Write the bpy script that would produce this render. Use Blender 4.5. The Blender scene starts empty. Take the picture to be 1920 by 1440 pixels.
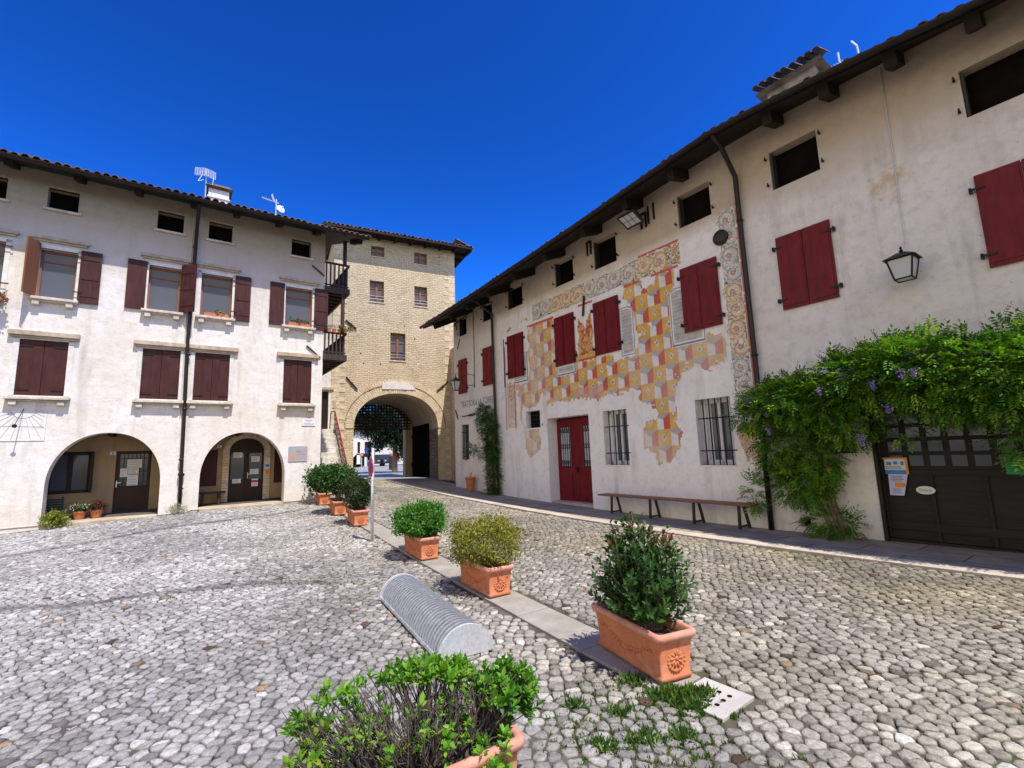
import bpy, bmesh, math, random
import numpy as np
from mathutils import Vector, Matrix
from mathutils.geometry import tessellate_polygon
R = math.radians
rnd = random.Random(7)
rng = np.random.default_rng(11)
scene = bpy.context.scene
COL = scene.collection
UP = 1.70                                             # camera height over the datum

# ------------------------------------------------------------------ frames
class Frame:
    """local axes of a facade: x along it to the right, y into the wall, z up"""
    def __init__(s, o, ang):
        s.o = Vector((o[0], o[1], 0)); s.ang = ang
        s.x = Vector((math.cos(ang), math.sin(ang), 0)); s.y = Vector((-math.sin(ang), math.cos(ang), 0))
    def w(s, u, v, z=0.0):
        return s.o + s.x*u + s.y*v + Vector((0, 0, z))
    def inv(s, p):
        d = Vector((p[0], p[1], 0)) - s.o
        return d.dot(s.x), d.dot(s.y)
aL, aR, aT = R(54.91284734), R(-36.10713758), R(63.51928501)
nL = (-math.cos(aL), math.sin(aL)); nT = (-math.cos(aT), math.sin(aT)); nR = (math.cos(aR), -math.sin(aR))
LF = Frame((nL[0]*15.5, nL[1]*15.5), math.pi/2-aL)     # arcaded house on the left
TF = Frame((nT[0]*21.0, nT[1]*21.0), math.pi/2-aT)     # gate tower
RF = Frame((nR[0]*9.3, nR[1]*9.3), -math.pi/2-aR)      # houses on the right
WF = Frame((0, 0), 0)

def gz(x, y):
    """height of the sloping square (works on arrays)"""
    vt = (x-TF.o.x)*TF.y.x+(y-TF.o.y)*TF.y.y; w = np.clip(vt/5, 0, 1); w = w*w*(3-2*w)
    x = np.clip(x, -13., 8.)/10; y = np.clip(y, -2., 23.)/10
    return (-0.0989+.5599*x+.3106*y-.0675*x*x-.6778*x*y-.0734*y*y)*(1-w)+.5*w
def gzf(fr, u, v):
    p = fr.w(u, v); return float(gz(p.x, p.y))

# ------------------------------------------------------------------ colour helpers
def lin(c):
    c = c/255.
    return c/12.92 if c <= .04045 else ((c+.055)/1.055)**2.4
def rgb(r, g, b): return (lin(r), lin(g), lin(b), 1)

# ------------------------------------------------------------------ mesh builder
OFF = {}
class MB:
    def __init__(s): s.v = []; s.f = []
    def add(s, vs, fs):
        n = len(s.v); s.v += [tuple(p) for p in vs]; s.f += [tuple(i+n for i in f) for f in fs]; return s
    def quad(s, a, b, c, d): return s.add([a, b, c, d], [(0, 1, 2, 3)])
    def hexa(s, p): return s.add(p, [(0, 3, 2, 1), (4, 5, 6, 7), (0, 1, 5, 4), (1, 2, 6, 5), (2, 3, 7, 6), (3, 0, 4, 7)])
    def box(s, x0, x1, y0, y1, z0, z1):
        return s.hexa([(x0, y0, z0), (x1, y0, z0), (x1, y1, z0), (x0, y1, z0), (x0, y0, z1), (x1, y0, z1), (x1, y1, z1), (x0, y1, z1)])
    def bar(s, a, b, w, h=None, up=(0, 0, 1)):
        """rectangular bar from a to b"""
        a = Vector(a); b = Vector(b); h = h or w; d = (b-a).normalized(); up = Vector(up)
        if abs(d.dot(up)) > .98: up = Vector((1, 0, 0))
        sx = d.cross(up).normalized()*w/2; sy = sx.cross(d).normalized()*h/2
        return s.hexa([a-sx-sy, a+sx-sy, b+sx-sy, b-sx-sy, a-sx+sy, a+sx+sy, b+sx+sy, b-sx+sy])
    def tube(s, pts, r, n=8, cap=True):
        pts = [Vector(p) for p in pts]; m = len(pts)
        rr = r if hasattr(r, '__len__') else [r]*m
        t0 = (pts[1]-pts[0]).normalized(); ref = Vector((0, 0, 1)) if abs(t0.z) < .9 else Vector((1, 0, 0))
        nx = t0.cross(ref).normalized(); vs = []
        for i, p in enumerate(pts):
            t = (pts[min(i+1, m-1)]-pts[max(i-1, 0)]).normalized()
            nx = (nx-t*nx.dot(t)).normalized(); ny = t.cross(nx)
            for k in range(n):
                a = 2*math.pi*k/n; vs.append(p+(nx*math.cos(a)+ny*math.sin(a))*rr[i])
        fs = [(i*n+k, i*n+(k+1) % n, (i+1)*n+(k+1) % n, (i+1)*n+k) for i in range(m-1) for k in range(n)]
        if cap: fs += [tuple(range(n-1, -1, -1)), tuple(range((m-1)*n, m*n))]
        return s.add(vs, fs)
    def lathe(s, prof, c, n=20, axis='z'):
        vs = []
        for (r, h) in prof:
            for k in range(n):
                a = 2*math.pi*k/n; x, y = r*math.cos(a), r*math.sin(a)
                vs.append((c[0]+x, c[1]+y, c[2]+h) if axis == 'z' else (c[0]+x, c[1]+h, c[2]+y))
        m = len(prof)
        fs = [(i*n+k, i*n+(k+1) % n, (i+1)*n+(k+1) % n, (i+1)*n+k) for i in range(m-1) for k in range(n)]
        fs += [tuple(range(n-1, -1, -1)), tuple(range((m-1)*n, m*n))]
        return s.add(vs, fs)
    def poly(s, outer, holes=(), y=0.0, flip=False):
        """flat polygon in the x-z plane at depth y"""
        loops = [[Vector((a, b, 0)) for a, b in outer]]+[[Vector((a, b, 0)) for a, b in h] for h in holes]
        tris = tessellate_polygon(loops); vs = [p for l in loops for p in l]
        fs = []
        for t in tris:
            a, b, c = (vs[i] for i in t)
            cr = (b-a).cross(c-a).z
            if abs(cr) < 1e-9: continue
            fs.append(tuple(t) if (cr > 0) != flip else tuple(reversed(t)))
        return s.add([(p.x, y, p.y) for p in vs], fs)
    def strip(s, loop, y0, y1, closed=True):
        n = len(loop); vs = [(a, y0, b) for a, b in loop]+[(a, y1, b) for a, b in loop]
        fs = [(i, (i+1) % n, n+(i+1) % n, n+i) for i in range(n if closed else n-1)]
        return s.add(vs, fs)
    def prism(s, loop, y0, y1, holes=()):
        s.poly(loop, holes, y0); s.poly(loop, holes, y1, True); s.strip(loop, y0, y1)
        for h in holes: s.strip(h, y0, y1)
        return s
    def xf(s, M, start=0):
        s.v = s.v[:start]+[tuple(M @ Vector(p)) for p in s.v[start:]]; return s
    def mesh(s, name, off=(0, 0, 0)):
        m = bpy.data.meshes.new(name)
        m.from_pydata([(p[0]-off[0], p[1]-off[1], p[2]-off[2]) for p in s.v], [], s.f)
        return m

def tidy(m, normals=True):
    if normals and len(m.polygons) < 6000:
        b = bmesh.new(); b.from_mesh(m); bmesh.ops.recalc_face_normals(b, faces=b.faces); b.to_mesh(m); b.free()
    m.validate(); m.update()
def shade(m, smooth):
    if smooth: m.polygons.foreach_set('use_smooth', [True]*len(m.polygons))
def tag(o, label=None, cat=None, group=None, kind=None):
    if label: o['label'] = label
    if cat: o['category'] = cat
    if group: o['group'] = group
    if kind: o['kind'] = kind
    return o
def thing(name, label, cat, fr, org, group=None):
    o = bpy.data.objects.new(name, None); COL.objects.link(o); o.empty_display_size = .1
    o.location = fr.w(*org); o.rotation_euler = (0, 0, fr.ang); OFF[o.name] = tuple(org)
    return tag(o, label, cat, group)
def part(name, mb, mat, parent, label=None, smooth=False, bevel=0, normals=True):
    off = OFF[parent.name]; m = mb.mesh(name, off); tidy(m, normals); shade(m, smooth)
    m.materials.append(mat); o = bpy.data.objects.new(name, m); COL.objects.link(o); o.parent = parent
    OFF[o.name] = off
    if label: o['label'] = label
    if bevel: bev(o, bevel)
    return o
def bev(o, w, seg=2):
    b = o.modifiers.new('edge', 'BEVEL'); b.width = w; b.segments = seg; b.limit_method = 'ANGLE'; b.angle_limit = R(40)
def solo(name, mb, mat, fr, org, label=None, cat=None, group=None, kind=None, smooth=False, bevel=0, normals=True):
    m = mb.mesh(name, org); tidy(m, normals); shade(m, smooth); m.materials.append(mat)
    o = bpy.data.objects.new(name, m); COL.objects.link(o)
    o.location = fr.w(*org); o.rotation_euler = (0, 0, fr.ang); OFF[o.name] = tuple(org)
    if bevel: bev(o, bevel)
    return tag(o, label, cat, group, kind)
def np_object(name, V, loops, counts, mat, cols=None, parent=None, smooth=True):
    """big mesh straight from arrays; cols = one colour per vertex"""
    m = bpy.data.meshes.new(name)
    m.vertices.add(len(V)); m.vertices.foreach_set('co', np.ascontiguousarray(V, dtype=np.float32).ravel())
    m.loops.add(len(loops)); m.loops.foreach_set('vertex_index', np.ascontiguousarray(loops, dtype=np.int32))
    st = np.concatenate([[0], np.cumsum(counts)[:-1]]).astype(np.int32)
    m.polygons.add(len(counts)); m.polygons.foreach_set('loop_start', st)
    m.update(calc_edges=True); m.validate()
    if cols is not None:
        a = m.color_attributes.new('col', 'FLOAT_COLOR', 'POINT')
        c = np.ones((len(V), 4), dtype=np.float32); c[:, :3] = cols; a.data.foreach_set('color', c.ravel())
    shade(m, smooth); m.materials.append(mat)
    o = bpy.data.objects.new(name, m); COL.objects.link(o)
    if parent: o.parent = parent; OFF[o.name] = OFF[parent.name]
    return o
def copy_tree(o, parent=None):
    c = o.copy(); COL.objects.link(c); OFF[c.name] = OFF[o.name]
    if parent: c.parent = parent
    for ch in list(o.children): copy_tree(ch, c)
    return c

# ------------------------------------------------------------------ materials
MATS = {}
def newmat(name):
    m = bpy.data.materials.new(name); m.use_nodes = True; nt = m.node_tree
    return m, nt, nt.nodes['Principled BSDF']
def N(nt, t, **kw):
    n = nt.nodes.new(t)
    for k, v in kw.items():
        if k in n.inputs: n.inputs[k].default_value = v
        else: setattr(n, k, v)
    return n
def coords(nt, scale=(1, 1, 1), rot=(0, 0, 0), kind='Object'):
    tc = N(nt, 'ShaderNodeTexCoord'); mp = N(nt, 'ShaderNodeMapping')
    mp.inputs['Scale'].default_value = scale; mp.inputs['Rotation'].default_value = rot
    nt.links.new(tc.outputs[kind], mp.inputs['Vector']); return mp.outputs['Vector']
def noise(nt, vec, scale, detail=4, rough=.6, dist=0):
    n = N(nt, 'ShaderNodeTexNoise', Scale=scale, Detail=detail, Roughness=rough, Distortion=dist)
    nt.links.new(vec, n.inputs['Vector']); return n.outputs['Fac']
def ramp(nt, fac, stops):
    r = N(nt, 'ShaderNodeValToRGB'); e = r.color_ramp.elements
    while len(e) < len(stops): e.new(.5)
    for i, (p, c) in enumerate(stops):
        e[i].position = p; e[i].color = c if hasattr(c, '__len__') else (c, c, c, 1)
    nt.links.new(fac, r.inputs['Fac']); return r.outputs['Color']
def mix(nt, fac, a, b, mode='MIX'):
    m = N(nt, 'ShaderNodeMix', data_type='RGBA', blend_type=mode)
    for s, v in ((m.inputs['Factor'], fac), (m.inputs['A'], a), (m.inputs['B'], b)):
        if hasattr(v, 'links'): nt.links.new(v, s)
        elif isinstance(v, (int, float)): s.default_value = v
        else: s.default_value = v
    for s, v in ((m.inputs[6], a), (m.inputs[7], b)):
        if hasattr(v, 'links'): nt.links.new(v, s)
        elif not isinstance(v, (int, float)): s.default_value = v
    return m.outputs[2]
def bump(nt, b, h, strength=.3, dist=.02):
    n = N(nt, 'ShaderNodeBump', Strength=strength, Distance=dist); nt.links.new(h, n.inputs['Height'])
    nt.links.new(n.outputs['Normal'], b.inputs['Normal'])
def math_n(nt, op, a, b=None):
    n = N(nt, 'ShaderNodeMath', operation=op)
    for i, v in enumerate((a, b)):
        if v is None: continue
        if hasattr(v, 'links'): nt.links.new(v, n.inputs[i])
        else: n.inputs[i].default_value = v
    return n.outputs[0]

def simple(name, c, rough=.6, metal=0, var=.25, scale=8, bmp=.15, spec=.4):
    m, nt, b = newmat(name); v = coords(nt)
    f = noise(nt, v, scale, 5)
    lo = tuple(x*(1-var) for x in c[:3])+(1,); hi = tuple(min(1, x*(1+var)) for x in c[:3])+(1,)
    nt.links.new(ramp(nt, f, [(.3, lo), (.7, hi)]), b.inputs['Base Color'])
    b.inputs['Roughness'].default_value = rough; b.inputs['Metallic'].default_value = metal
    b.inputs['Specular IOR Level'].default_value = spec
    if bmp: bump(nt, b, noise(nt, v, scale*4, 4), bmp, .01)
    return m
def plaster(name, base, stain, dirt, patch=None, zband=None, low=None):
    m, nt, b = newmat(name); v = coords(nt)
    f1 = noise(nt, v, .9, 6, .65, .4); f2 = noise(nt, v, 5, 6, .7)
    vs = coords(nt, (1.2, 1.2, .18)); f3 = noise(nt, vs, 2.2, 5, .6)
    c = mix(nt, ramp(nt, f1, [(.42, 0.), (.72, 1.)]), base, stain)
    c = mix(nt, ramp(nt, f3, [(.54, 0.), (.74, .6)]), c, dirt)
    c = mix(nt, ramp(nt, f2, [(.33, .34), (.52, 0.)]), c, dirt)
    f6 = noise(nt, coords(nt, (1, 1, 1.3)), 1.6, 8, .72, .8); c = mix(nt, ramp(nt, f6, [(.60, 0.), (.635, .35), (.75, .5)]), c, stain)
    f7 = noise(nt, coords(nt, (1, 1, 2.2)), 2.1, 9, .8); c = mix(nt, ramp(nt, f7, [(.645, 0.), (.67, .5)]), c, dirt)
    f4 = noise(nt, coords(nt, (1, 1, 1.6)), 9, 3, .5)
    c = mix(nt, ramp(nt, f4, [(.69, 0.), (.73, .55)]), c, dirt)
    if zband:                                           # older render higher up the wall
        z0, z1, col = zband
        tc = N(nt, 'ShaderNodeTexCoord'); sp = N(nt, 'ShaderNodeSeparateXYZ'); nt.links.new(tc.outputs['Object'], sp.inputs[0])
        zz = math_n(nt, 'ADD', sp.outputs['Z'], math_n(nt, 'MULTIPLY', f1, .35))
        mr = N(nt, 'ShaderNodeMapRange'); nt.links.new(zz, mr.inputs['Value'])
        mr.inputs['From Min'].default_value = z0; mr.inputs['From Max'].default_value = z1
        c = mix(nt, mr.outputs[0], c, mix(nt, ramp(nt, f2, [(.3, 0.), (.7, 1.)]), col, tuple(x*.8 for x in col[:3])+(1,)))
    if low:                                             # rising damp at the foot of the wall
        z0, z1, col = low
        tc = N(nt, 'ShaderNodeTexCoord'); sp = N(nt, 'ShaderNodeSeparateXYZ'); nt.links.new(tc.outputs['Object'], sp.inputs[0])
        zz = math_n(nt, 'ADD', sp.outputs['Z'], math_n(nt, 'MULTIPLY', f1, 1.4))
        mr = N(nt, 'ShaderNodeMapRange'); nt.links.new(zz, mr.inputs['Value'])
        mr.inputs['From Min'].default_value = z1; mr.inputs['From Max'].default_value = z0
        c = mix(nt, mr.outputs[0], c, col)
    if patch:                                           # one blown patch with a place of its own
        (px, pz, rr), col = patch
        tc = N(nt, 'ShaderNodeTexCoord'); mp = N(nt, 'ShaderNodeMapping')
        mp.inputs['Location'].default_value = (-px, 0, -pz*1.0); nt.links.new(tc.outputs['Object'], mp.inputs['Vector'])
        ln = N(nt, 'ShaderNodeVectorMath', operation='LENGTH'); nt.links.new(mp.outputs['Vector'], ln.inputs[0])
        d = math_n(nt, 'ADD', math_n(nt, 'DIVIDE', ln.outputs['Value'], rr), math_n(nt, 'MULTIPLY', noise(nt, v, 5, 6, .7), 1.5))
        c = mix(nt, ramp(nt, math_n(nt, 'MULTIPLY', d, .5), [(.52, .95), (.80, 0.)]), c, mix(nt, ramp(nt, f2, [(.4, 0.), (.6, .7)]), col, base))
    nt.links.new(c, b.inputs['Base Color']); b.inputs['Roughness'].default_value = .92
    b.inputs['Specular IOR Level'].default_value = .15
    h = math_n(nt, 'ADD', noise(nt, v, 3, 8, .65), math_n(nt, 'MULTIPLY', noise(nt, v, 30, 4, .6), .25))
    bump(nt, b, h, .35, .06)
    return m
def wood(name, c1, c2, rough=.65, axis=0, plank=0):
    m, nt, b = newmat(name); s = [18, 18, 18]; s[axis] = 1.2
    v = coords(nt, tuple(s)); f = noise(nt, v, 1.5, 6, .65, .6)
    c = ramp(nt, f, [(.3, c1), (.7, c2)])
    nt.links.new(c, b.inputs['Base Color']); b.inputs['Roughness'].default_value = rough
    b.inputs['Specular IOR Level'].default_value = .3
    bump(nt, b, f, .25, .01); return m
def paint(name, c, rough=.5, plank=.11):
    """painted boards: faint vertical grooves and weathering"""
    m, nt, b = newmat(name); v = coords(nt)
    f = noise(nt, coords(nt, (6, 6, 1)), 2, 6, .7); f2 = noise(nt, v, 2.5, 4)
    lo = tuple(x*.6 for x in c[:3])+(1,); hi = tuple(min(1, x*1.3) for x in c[:3])+(1,)
    cc = ramp(nt, f, [(.3, lo), (.7, hi)])
    w = N(nt, 'ShaderNodeTexWave', Scale=1/plank/2/math.pi*3.1416, wave_type='BANDS', bands_direction='X'); nt.links.new(v, w.inputs['Vector'])
    g = ramp(nt, w.outputs['Fac'], [(0.0, 0.), (.06, 1.)])
    nt.links.new(mix(nt, ramp(nt, f2, [(.48, 0.), (.85, .4)]), cc, tuple(min(1, x*1.6+.02) for x in c[:3])+(1,)), b.inputs['Base Color'])
    b.inputs['Roughness'].default_value = rough; b.inputs['Specular IOR Level'].default_value = .25
    bump(nt, b, math_n(nt, 'ADD', g, math_n(nt, 'MULTIPLY', f, .3)), .35, .008); return m
def attr_mat(name, rough=.9, var=.25, scale=14, bmp=.5, dist=.01, spec=.2, trans=0, detail=6):
    """colour comes from the mesh's own 'col' attribute, broken up by noise"""
    m, nt, b = newmat(name); a = N(nt, 'ShaderNodeAttribute', attribute_name='col'); v = coords(nt)
    f = noise(nt, v, scale, detail, .65)
    c = mix(nt, 1.0, a.outputs['Color'], ramp(nt, f, [(.25, 1-var), (.75, 1+var)]), 'MULTIPLY')
    nt.links.new(c, b.inputs['Base Color']); b.inputs['Roughness'].default_value = rough
    b.inputs['Specular IOR Level'].default_value = spec
    if bmp: bump(nt, b, noise(nt, v, scale*2.5, 5, .7), bmp, dist)
    if trans:
        t = N(nt, 'ShaderNodeBsdfTranslucent'); nt.links.new(mix(nt, 1.0, c, (1.3, 1.5, .5, 1), 'MULTIPLY'), t.inputs['Color'])
        ms = N(nt, 'ShaderNodeMixShader', Fac=trans); nt.links.new(b.outputs[0], ms.inputs[1]); nt.links.new(t.outputs[0], ms.inputs[2])
        nt.links.new(ms.outputs[0], nt.nodes['Material Output'].inputs['Surface'])
    return m
def glass_dark(name, c, rough=.06):
    m, nt, b = newmat(name); b.inputs['Base Color'].default_value = c; b.inputs['Roughness'].default_value = rough
    b.inputs['Specular IOR Level'].default_value = .5
    bump(nt, b, noise(nt, coords(nt), 2.5, 2), .04, .02); return m
def brick_mat(name, c1, c2, c3, mortar, course=.075, length=.2, bstr=.5):
    m, nt, b = newmat(name); tc = N(nt, 'ShaderNodeTexCoord'); sp = N(nt, 'ShaderNodeSeparateXYZ'); nt.links.new(tc.outputs['Object'], sp.inputs[0])
    v0 = coords(nt); n0 = noise(nt, v0, 3.5, 3); n1 = noise(nt, v0, 7, 2)
    cb = N(nt, 'ShaderNodeCombineXYZ')
    x = math_n(nt, 'ADD', math_n(nt, 'ADD', sp.outputs['X'], sp.outputs['Y']), math_n(nt, 'MULTIPLY', n1, .09)); z = math_n(nt, 'ADD', sp.outputs['Z'], math_n(nt, 'MULTIPLY', n0, .19))
    nt.links.new(x, cb.inputs['X']); nt.links.new(z, cb.inputs['Y'])
    bt = N(nt, 'ShaderNodeTexBrick'); nt.links.new(cb.outputs[0], bt.inputs['Vector'])
    bt.inputs['Scale'].default_value = 1; bt.inputs['Mortar Size'].default_value = .013; bt.inputs['Mortar Smooth'].default_value = .5
    bt.inputs['Brick Width'].default_value = length; bt.inputs['Row Height'].default_value = course
    bt.inputs['Color1'].default_value = c1; bt.inputs['Color2'].default_value = c2; bt.inputs['Mortar'].default_value = mortar
    f = noise(nt, v0, .8, 5, .65); f2 = noise(nt, coords(nt, (1, 1, 3.2)), 5.5, 6, .8); f4 = noise(nt, coords(nt, (1, 1, 1.5)), 13, 4, .7); f5 = noise(nt, v0, 1.7, 4, .6)
    c = mix(nt, ramp(nt, f5, [(.42, 0.), (.66, .75)]), bt.outputs['Color'], c2)
    c = mix(nt, ramp(nt, f2, [(.53, 0.), (.64, .85)]), c, c3)
    c = mix(nt, ramp(nt, f4, [(.33, .9), (.45, 0.)]), c, tuple(q*.34 for q in c1[:3])+(1,))
    c = mix(nt, ramp(nt, f2, [(.30, .85), (.40, 0.)]), c, tuple(q*.42 for q in c1[:3])+(1,))
    c = mix(nt, ramp(nt, f, [(.4, 0.), (.75, .45)]), c, c2)
    nt.links.new(c, b.inputs['Base Color']); b.inputs['Roughness'].default_value = .95; b.inputs['Specular IOR Level'].default_value = .1
    h = math_n(nt, 'ADD', math_n(nt, 'MULTIPLY', bt.outputs['Fac'], -1), noise(nt, coords(nt, (1, 1, 2)), 9, 6, .75))
    bump(nt, b, h, bstr, .05); return m
def stone(name, c, var=.3, scale=5, rough=.9):
    m, nt, b = newmat(name); v = coords(nt); f = noise(nt, v, scale, 7, .7); f2 = noise(nt, v, scale*.3, 4)
    lo = tuple(x*(1-var) for x in c[:3])+(1,); hi = tuple(min(1, x*(1+var)) for x in c[:3])+(1,)
    cc = mix(nt, ramp(nt, f2, [(.45, 0.), (.7, .5)]), ramp(nt, f, [(.3, lo), (.7, hi)]), (c[0]*.6, c[1]*.57, c[2]*.5, 1))
    nt.links.new(cc, b.inputs['Base Color']); b.inputs['Roughness'].default_value = rough; b.inputs['Specular IOR Level'].default_value = .2
    bump(nt, b, noise(nt, v, scale*3, 6, .7), .4, .02); return m
M = {}
# ------------------------------------------------------------------ palette
def cobble_mat():
    m, nt, b = newmat('cobble_stone'); a = N(nt, 'ShaderNodeAttribute', attribute_name='col'); v = coords(nt)
    f1 = noise(nt, v, 9, 6, .7, .5); f2 = noise(nt, v, 42, 5, .75); f3 = noise(nt, coords(nt, (1, 2.2, 1), (0, 0, .6)), 16, 6, .8, .4)
    c = mix(nt, 1., a.outputs['Color'], ramp(nt, f1, [(.28, .66), (.72, 1.3)]), 'MULTIPLY')
    c = mix(nt, 1., c, ramp(nt, f2, [(.32, .62), (.62, 1.16)]), 'MULTIPLY')
    c = mix(nt, ramp(nt, f3, [(.60, 0.), (.70, .55)]), c, (.10, .085, .07, 1))
    nt.links.new(c, b.inputs['Base Color']); b.inputs['Roughness'].default_value = .85; b.inputs['Specular IOR Level'].default_value = .22
    bump(nt, b, math_n(nt, 'ADD', math_n(nt, 'ADD', f2, math_n(nt, 'MULTIPLY', f1, .7)), math_n(nt, 'MULTIPLY', f3, -.5)), .75, .016); return m
M['plaster_left'] = plaster('plaster_left', (.78, .74, .70, 1), (.70, .63, .53, 1), (.42, .37, .31, 1), zband=(6.6, 8.3, (.46, .385, .30, 1)), low=(.1, 1.3, (.62, .56, .45, 1)))
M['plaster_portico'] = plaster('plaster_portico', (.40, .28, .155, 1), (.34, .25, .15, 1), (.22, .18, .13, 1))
M['plaster_right'] = plaster('plaster_right', (.88, .84, .83, 1), (.80, .76, .73, 1), (.5, .46, .42, 1), zband=(6.45, 6.85, (.56, .455, .36, 1)))
M['plaster_wisteria'] = plaster('plaster_wisteria', (.80, .75, .72, 1), (.70, .64, .58, 1), (.38, .34, .30, 1), zband=(6.2, 7.3, (.52, .41, .31, 1)), patch=((.50, 5.84, .42), (.60, .46, .32, 1)), low=(.1, 1.0, (.42, .38, .33, 1)))
M['plaster_trattoria'] = plaster('plaster_trattoria', (.82, .77, .74, 1), (.74, .68, .63, 1), (.5, .45, .40, 1), zband=(6.2, 7.2, (.56, .45, .34, 1)))
M['plaster_white'] = plaster('plaster_white', (.80, .77, .74, 1), (.74, .70, .66, 1), (.55, .5, .45, 1))
M['brick'] = brick_mat('tower_brick', (.56, .42, .235, 1), (.70, .57, .385, 1), (.80, .71, .57, 1), (.42, .34, .24, 1), .085, .23, .55)
M['voussoir'] = stone('voussoir', (.70, .57, .40, 1), .30, 7)
M['rough_stone'] = brick_mat('rough_stone', (.36, .26, .16, 1), (.22, .16, .10, 1), (.42, .32, .20, 1), (.09, .065, .045, 1), .16, .3, .9)
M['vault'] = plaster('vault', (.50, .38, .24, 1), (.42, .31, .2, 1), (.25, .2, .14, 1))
M['sill'] = stone('sill_stone', (.62, .55, .46, 1), .3, 9)
M['lintel'] = stone('lintel_stone', (.50, .41, .31, 1), .35, 7)
M['chimney'] = stone('chimney_stone', (.33, .31, .29, 1), .6, 3)
M['marble'] = stone('marble', (.76, .73, .68, 1), .12, 8, .6)
M['maroon'] = paint('maroon_paint', (.060, .0165, .0145, 1), .55, .3)
M['maroon_back'] = wood('shutter_wood', (.16, .065, .03, 1), (.24, .10, .05, 1), .6, 2)
M['red'] = paint('red_paint', (.15, .0025, .009, 1), .45, .3)
M['red_dull'] = paint('red_dull_paint', (.20, .014, .014, 1), .6, .3)
M['dark_wood'] = wood('dark_wood', (.022, .015, .011, 1), (.055, .036, .024, 1), .7, 0)
M['beam'] = wood('beam_wood', (.012, .0085, .006, 1), (.032, .021, .014, 1), .75, 1)
M['balcony_wood'] = wood('balcony_wood', (.030, .020, .016, 1), (.075, .052, .040, 1), .7, 2)
M['bench_wood'] = wood('bench_wood', (.17, .065, .030, 1), (.26, .11, .05, 1), .5, 0)
M['door_wood'] = wood('door_wood', (.018, .007, .005, 1), (.034, .013, .009, 1), .5, 2)
M['frame_wood'] = wood('frame_wood', (.22, .085, .04, 1), (.34, .14, .07, 1), .5, 2)
M['gate_wood'] = wood('gate_wood', (.012, .0105, .010, 1), (.026, .023, .021, 1), .65, 0)
M['iron'] = simple('iron', (.018, .016, .016, 1), .5, .3, .3, 20, .1)
M['pipe'] = simple('pipe_paint', (.022, .014, .013, 1), .4, .2, .3, 6, .05)
M['galv'] = simple('galvanised', (.66, .69, .73, 1), .30, .7, .22, 22, .08)
M['galv_dull'] = simple('galvanised_sheet', (.62, .63, .65, 1), .5, .45, .18, 40, .12)
M['tile'] = simple('roof_tile', (.145, .092, .068, 1), .9, 0, .6, 5, .4)
def clay(name, c, bloom):
    m, nt, b = newmat(name); v = coords(nt); f = noise(nt, v, 3.5, 6, .7, .5); f2 = noise(nt, v, 14, 6, .75); f3 = noise(nt, coords(nt, (1, 1, .35)), 7, 5, .7)
    cc = ramp(nt, f2, [(.3, tuple(x*.78 for x in c[:3])+(1,)), (.7, tuple(min(1, x*1.15) for x in c[:3])+(1,))])
    cc = mix(nt, ramp(nt, f, [(.50, 0.), (.72, bloom)]), cc, (.66, .50, .42, 1)); cc = mix(nt, ramp(nt, f3, [(.60, 0.), (.74, .55)]), cc, (c[0]*.45, c[1]*.5, c[2]*.6, 1))
    nt.links.new(cc, b.inputs['Base Color']); b.inputs['Roughness'].default_value = .85; b.inputs['Specular IOR Level'].default_value = .2
    bump(nt, b, f2, .3, .008); return m
M['terracotta'] = clay('terracotta', (.55, .185, .082, 1), .35); M['terracotta_pale'] = clay('terracotta_rim', (.60, .27, .185, 1), .6)
M['dial_ink'] = simple('dial_ink', (.40, .37, .34, 1), .9, 0, .2, 30, 0)
M['soil'] = simple('soil', (.10, .06, .035, 1), .95, 0, .7, 40, .9)
M['glass'] = glass_dark('window_glass', (.10, .11, .14, 1), .08)
M['glass_blind'] = glass_dark('window_blind', (.085, .098, .13, 1), .10)
M['glass_pale'] = glass_dark('window_pale', (.42, .45, .48, 1), .15)
M['void'] = simple('dark_interior', (.010, .008, .007, 1), 1, 0, .3, 4, 0, 0)
M['dark_shutter'] = wood('attic_shutter', (.028, .026, .030, 1), (.05, .045, .05, 1), .6, 2)
M['white'] = simple('white_paint', (.74, .74, .75, 1), .5, 0, .06, 10, .03)
M['paper'] = simple('paper', (.72, .72, .73, 1), .7, 0, .05, 10, 0)
M['black'] = simple('black_paint', (.015, .014, .014, 1), .45, 0, .2, 10, .03)
M['grey_ink'] = simple('grey_ink', (.22, .21, .21, 1), .8, 0, .25, 30, 0)
M['fade_ink'] = simple('fade_ink', (.20, .18, .17, 1), .9, 0, .25, 30, 0)
M['green_paper'] = simple('green_paper', (.02, .30, .09, 1), .6, 0, .1, 5, 0)
M['orange'] = simple('orange_print', (.75, .26, .04, 1), .6, 0, .2, 12, 0)
M['blue'] = simple('blue_print', (.05, .22, .62, 1), .5, 0, .1, 8, 0)
M['sign_blue'] = simple('sign_blue', (.02, .05, .30, 1), .4, 0, .1, 8, 0)
M['sign_red'] = simple('sign_red', (.55, .02, .03, 1), .4, 0, .1, 8, 0)
M['lilac'] = simple('lilac_print', (.55, .55, .80, 1), .6, 0, .1, 6, 0)
M['board_grey'] = simple('board_grey', (.36, .35, .38, 1), .5, 0, .08, 6, 0)
M['leaf'] = attr_mat('leaf', .5, .18, 6, 0, .01, .4, .28, 2)
M['petal'] = attr_mat('petal', .6, .1, 6, 0, .01, .2, .3, 2)
M['bark'] = wood('bark', (.12, .085, .055, 1), (.26, .20, .14, 1), .9, 2)
M['twig'] = simple('twig', (.20, .15, .115, 1), .85, 0, .4, 20, .3)
M['cobble'] = cobble_mat()
M['fresco'] = attr_mat('fresco_paint', .92, .16, 7, .25, .01, .1)
M['cover'] = stone('cover_stone', (.50, .47, .43, 1), .12, 6)
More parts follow.
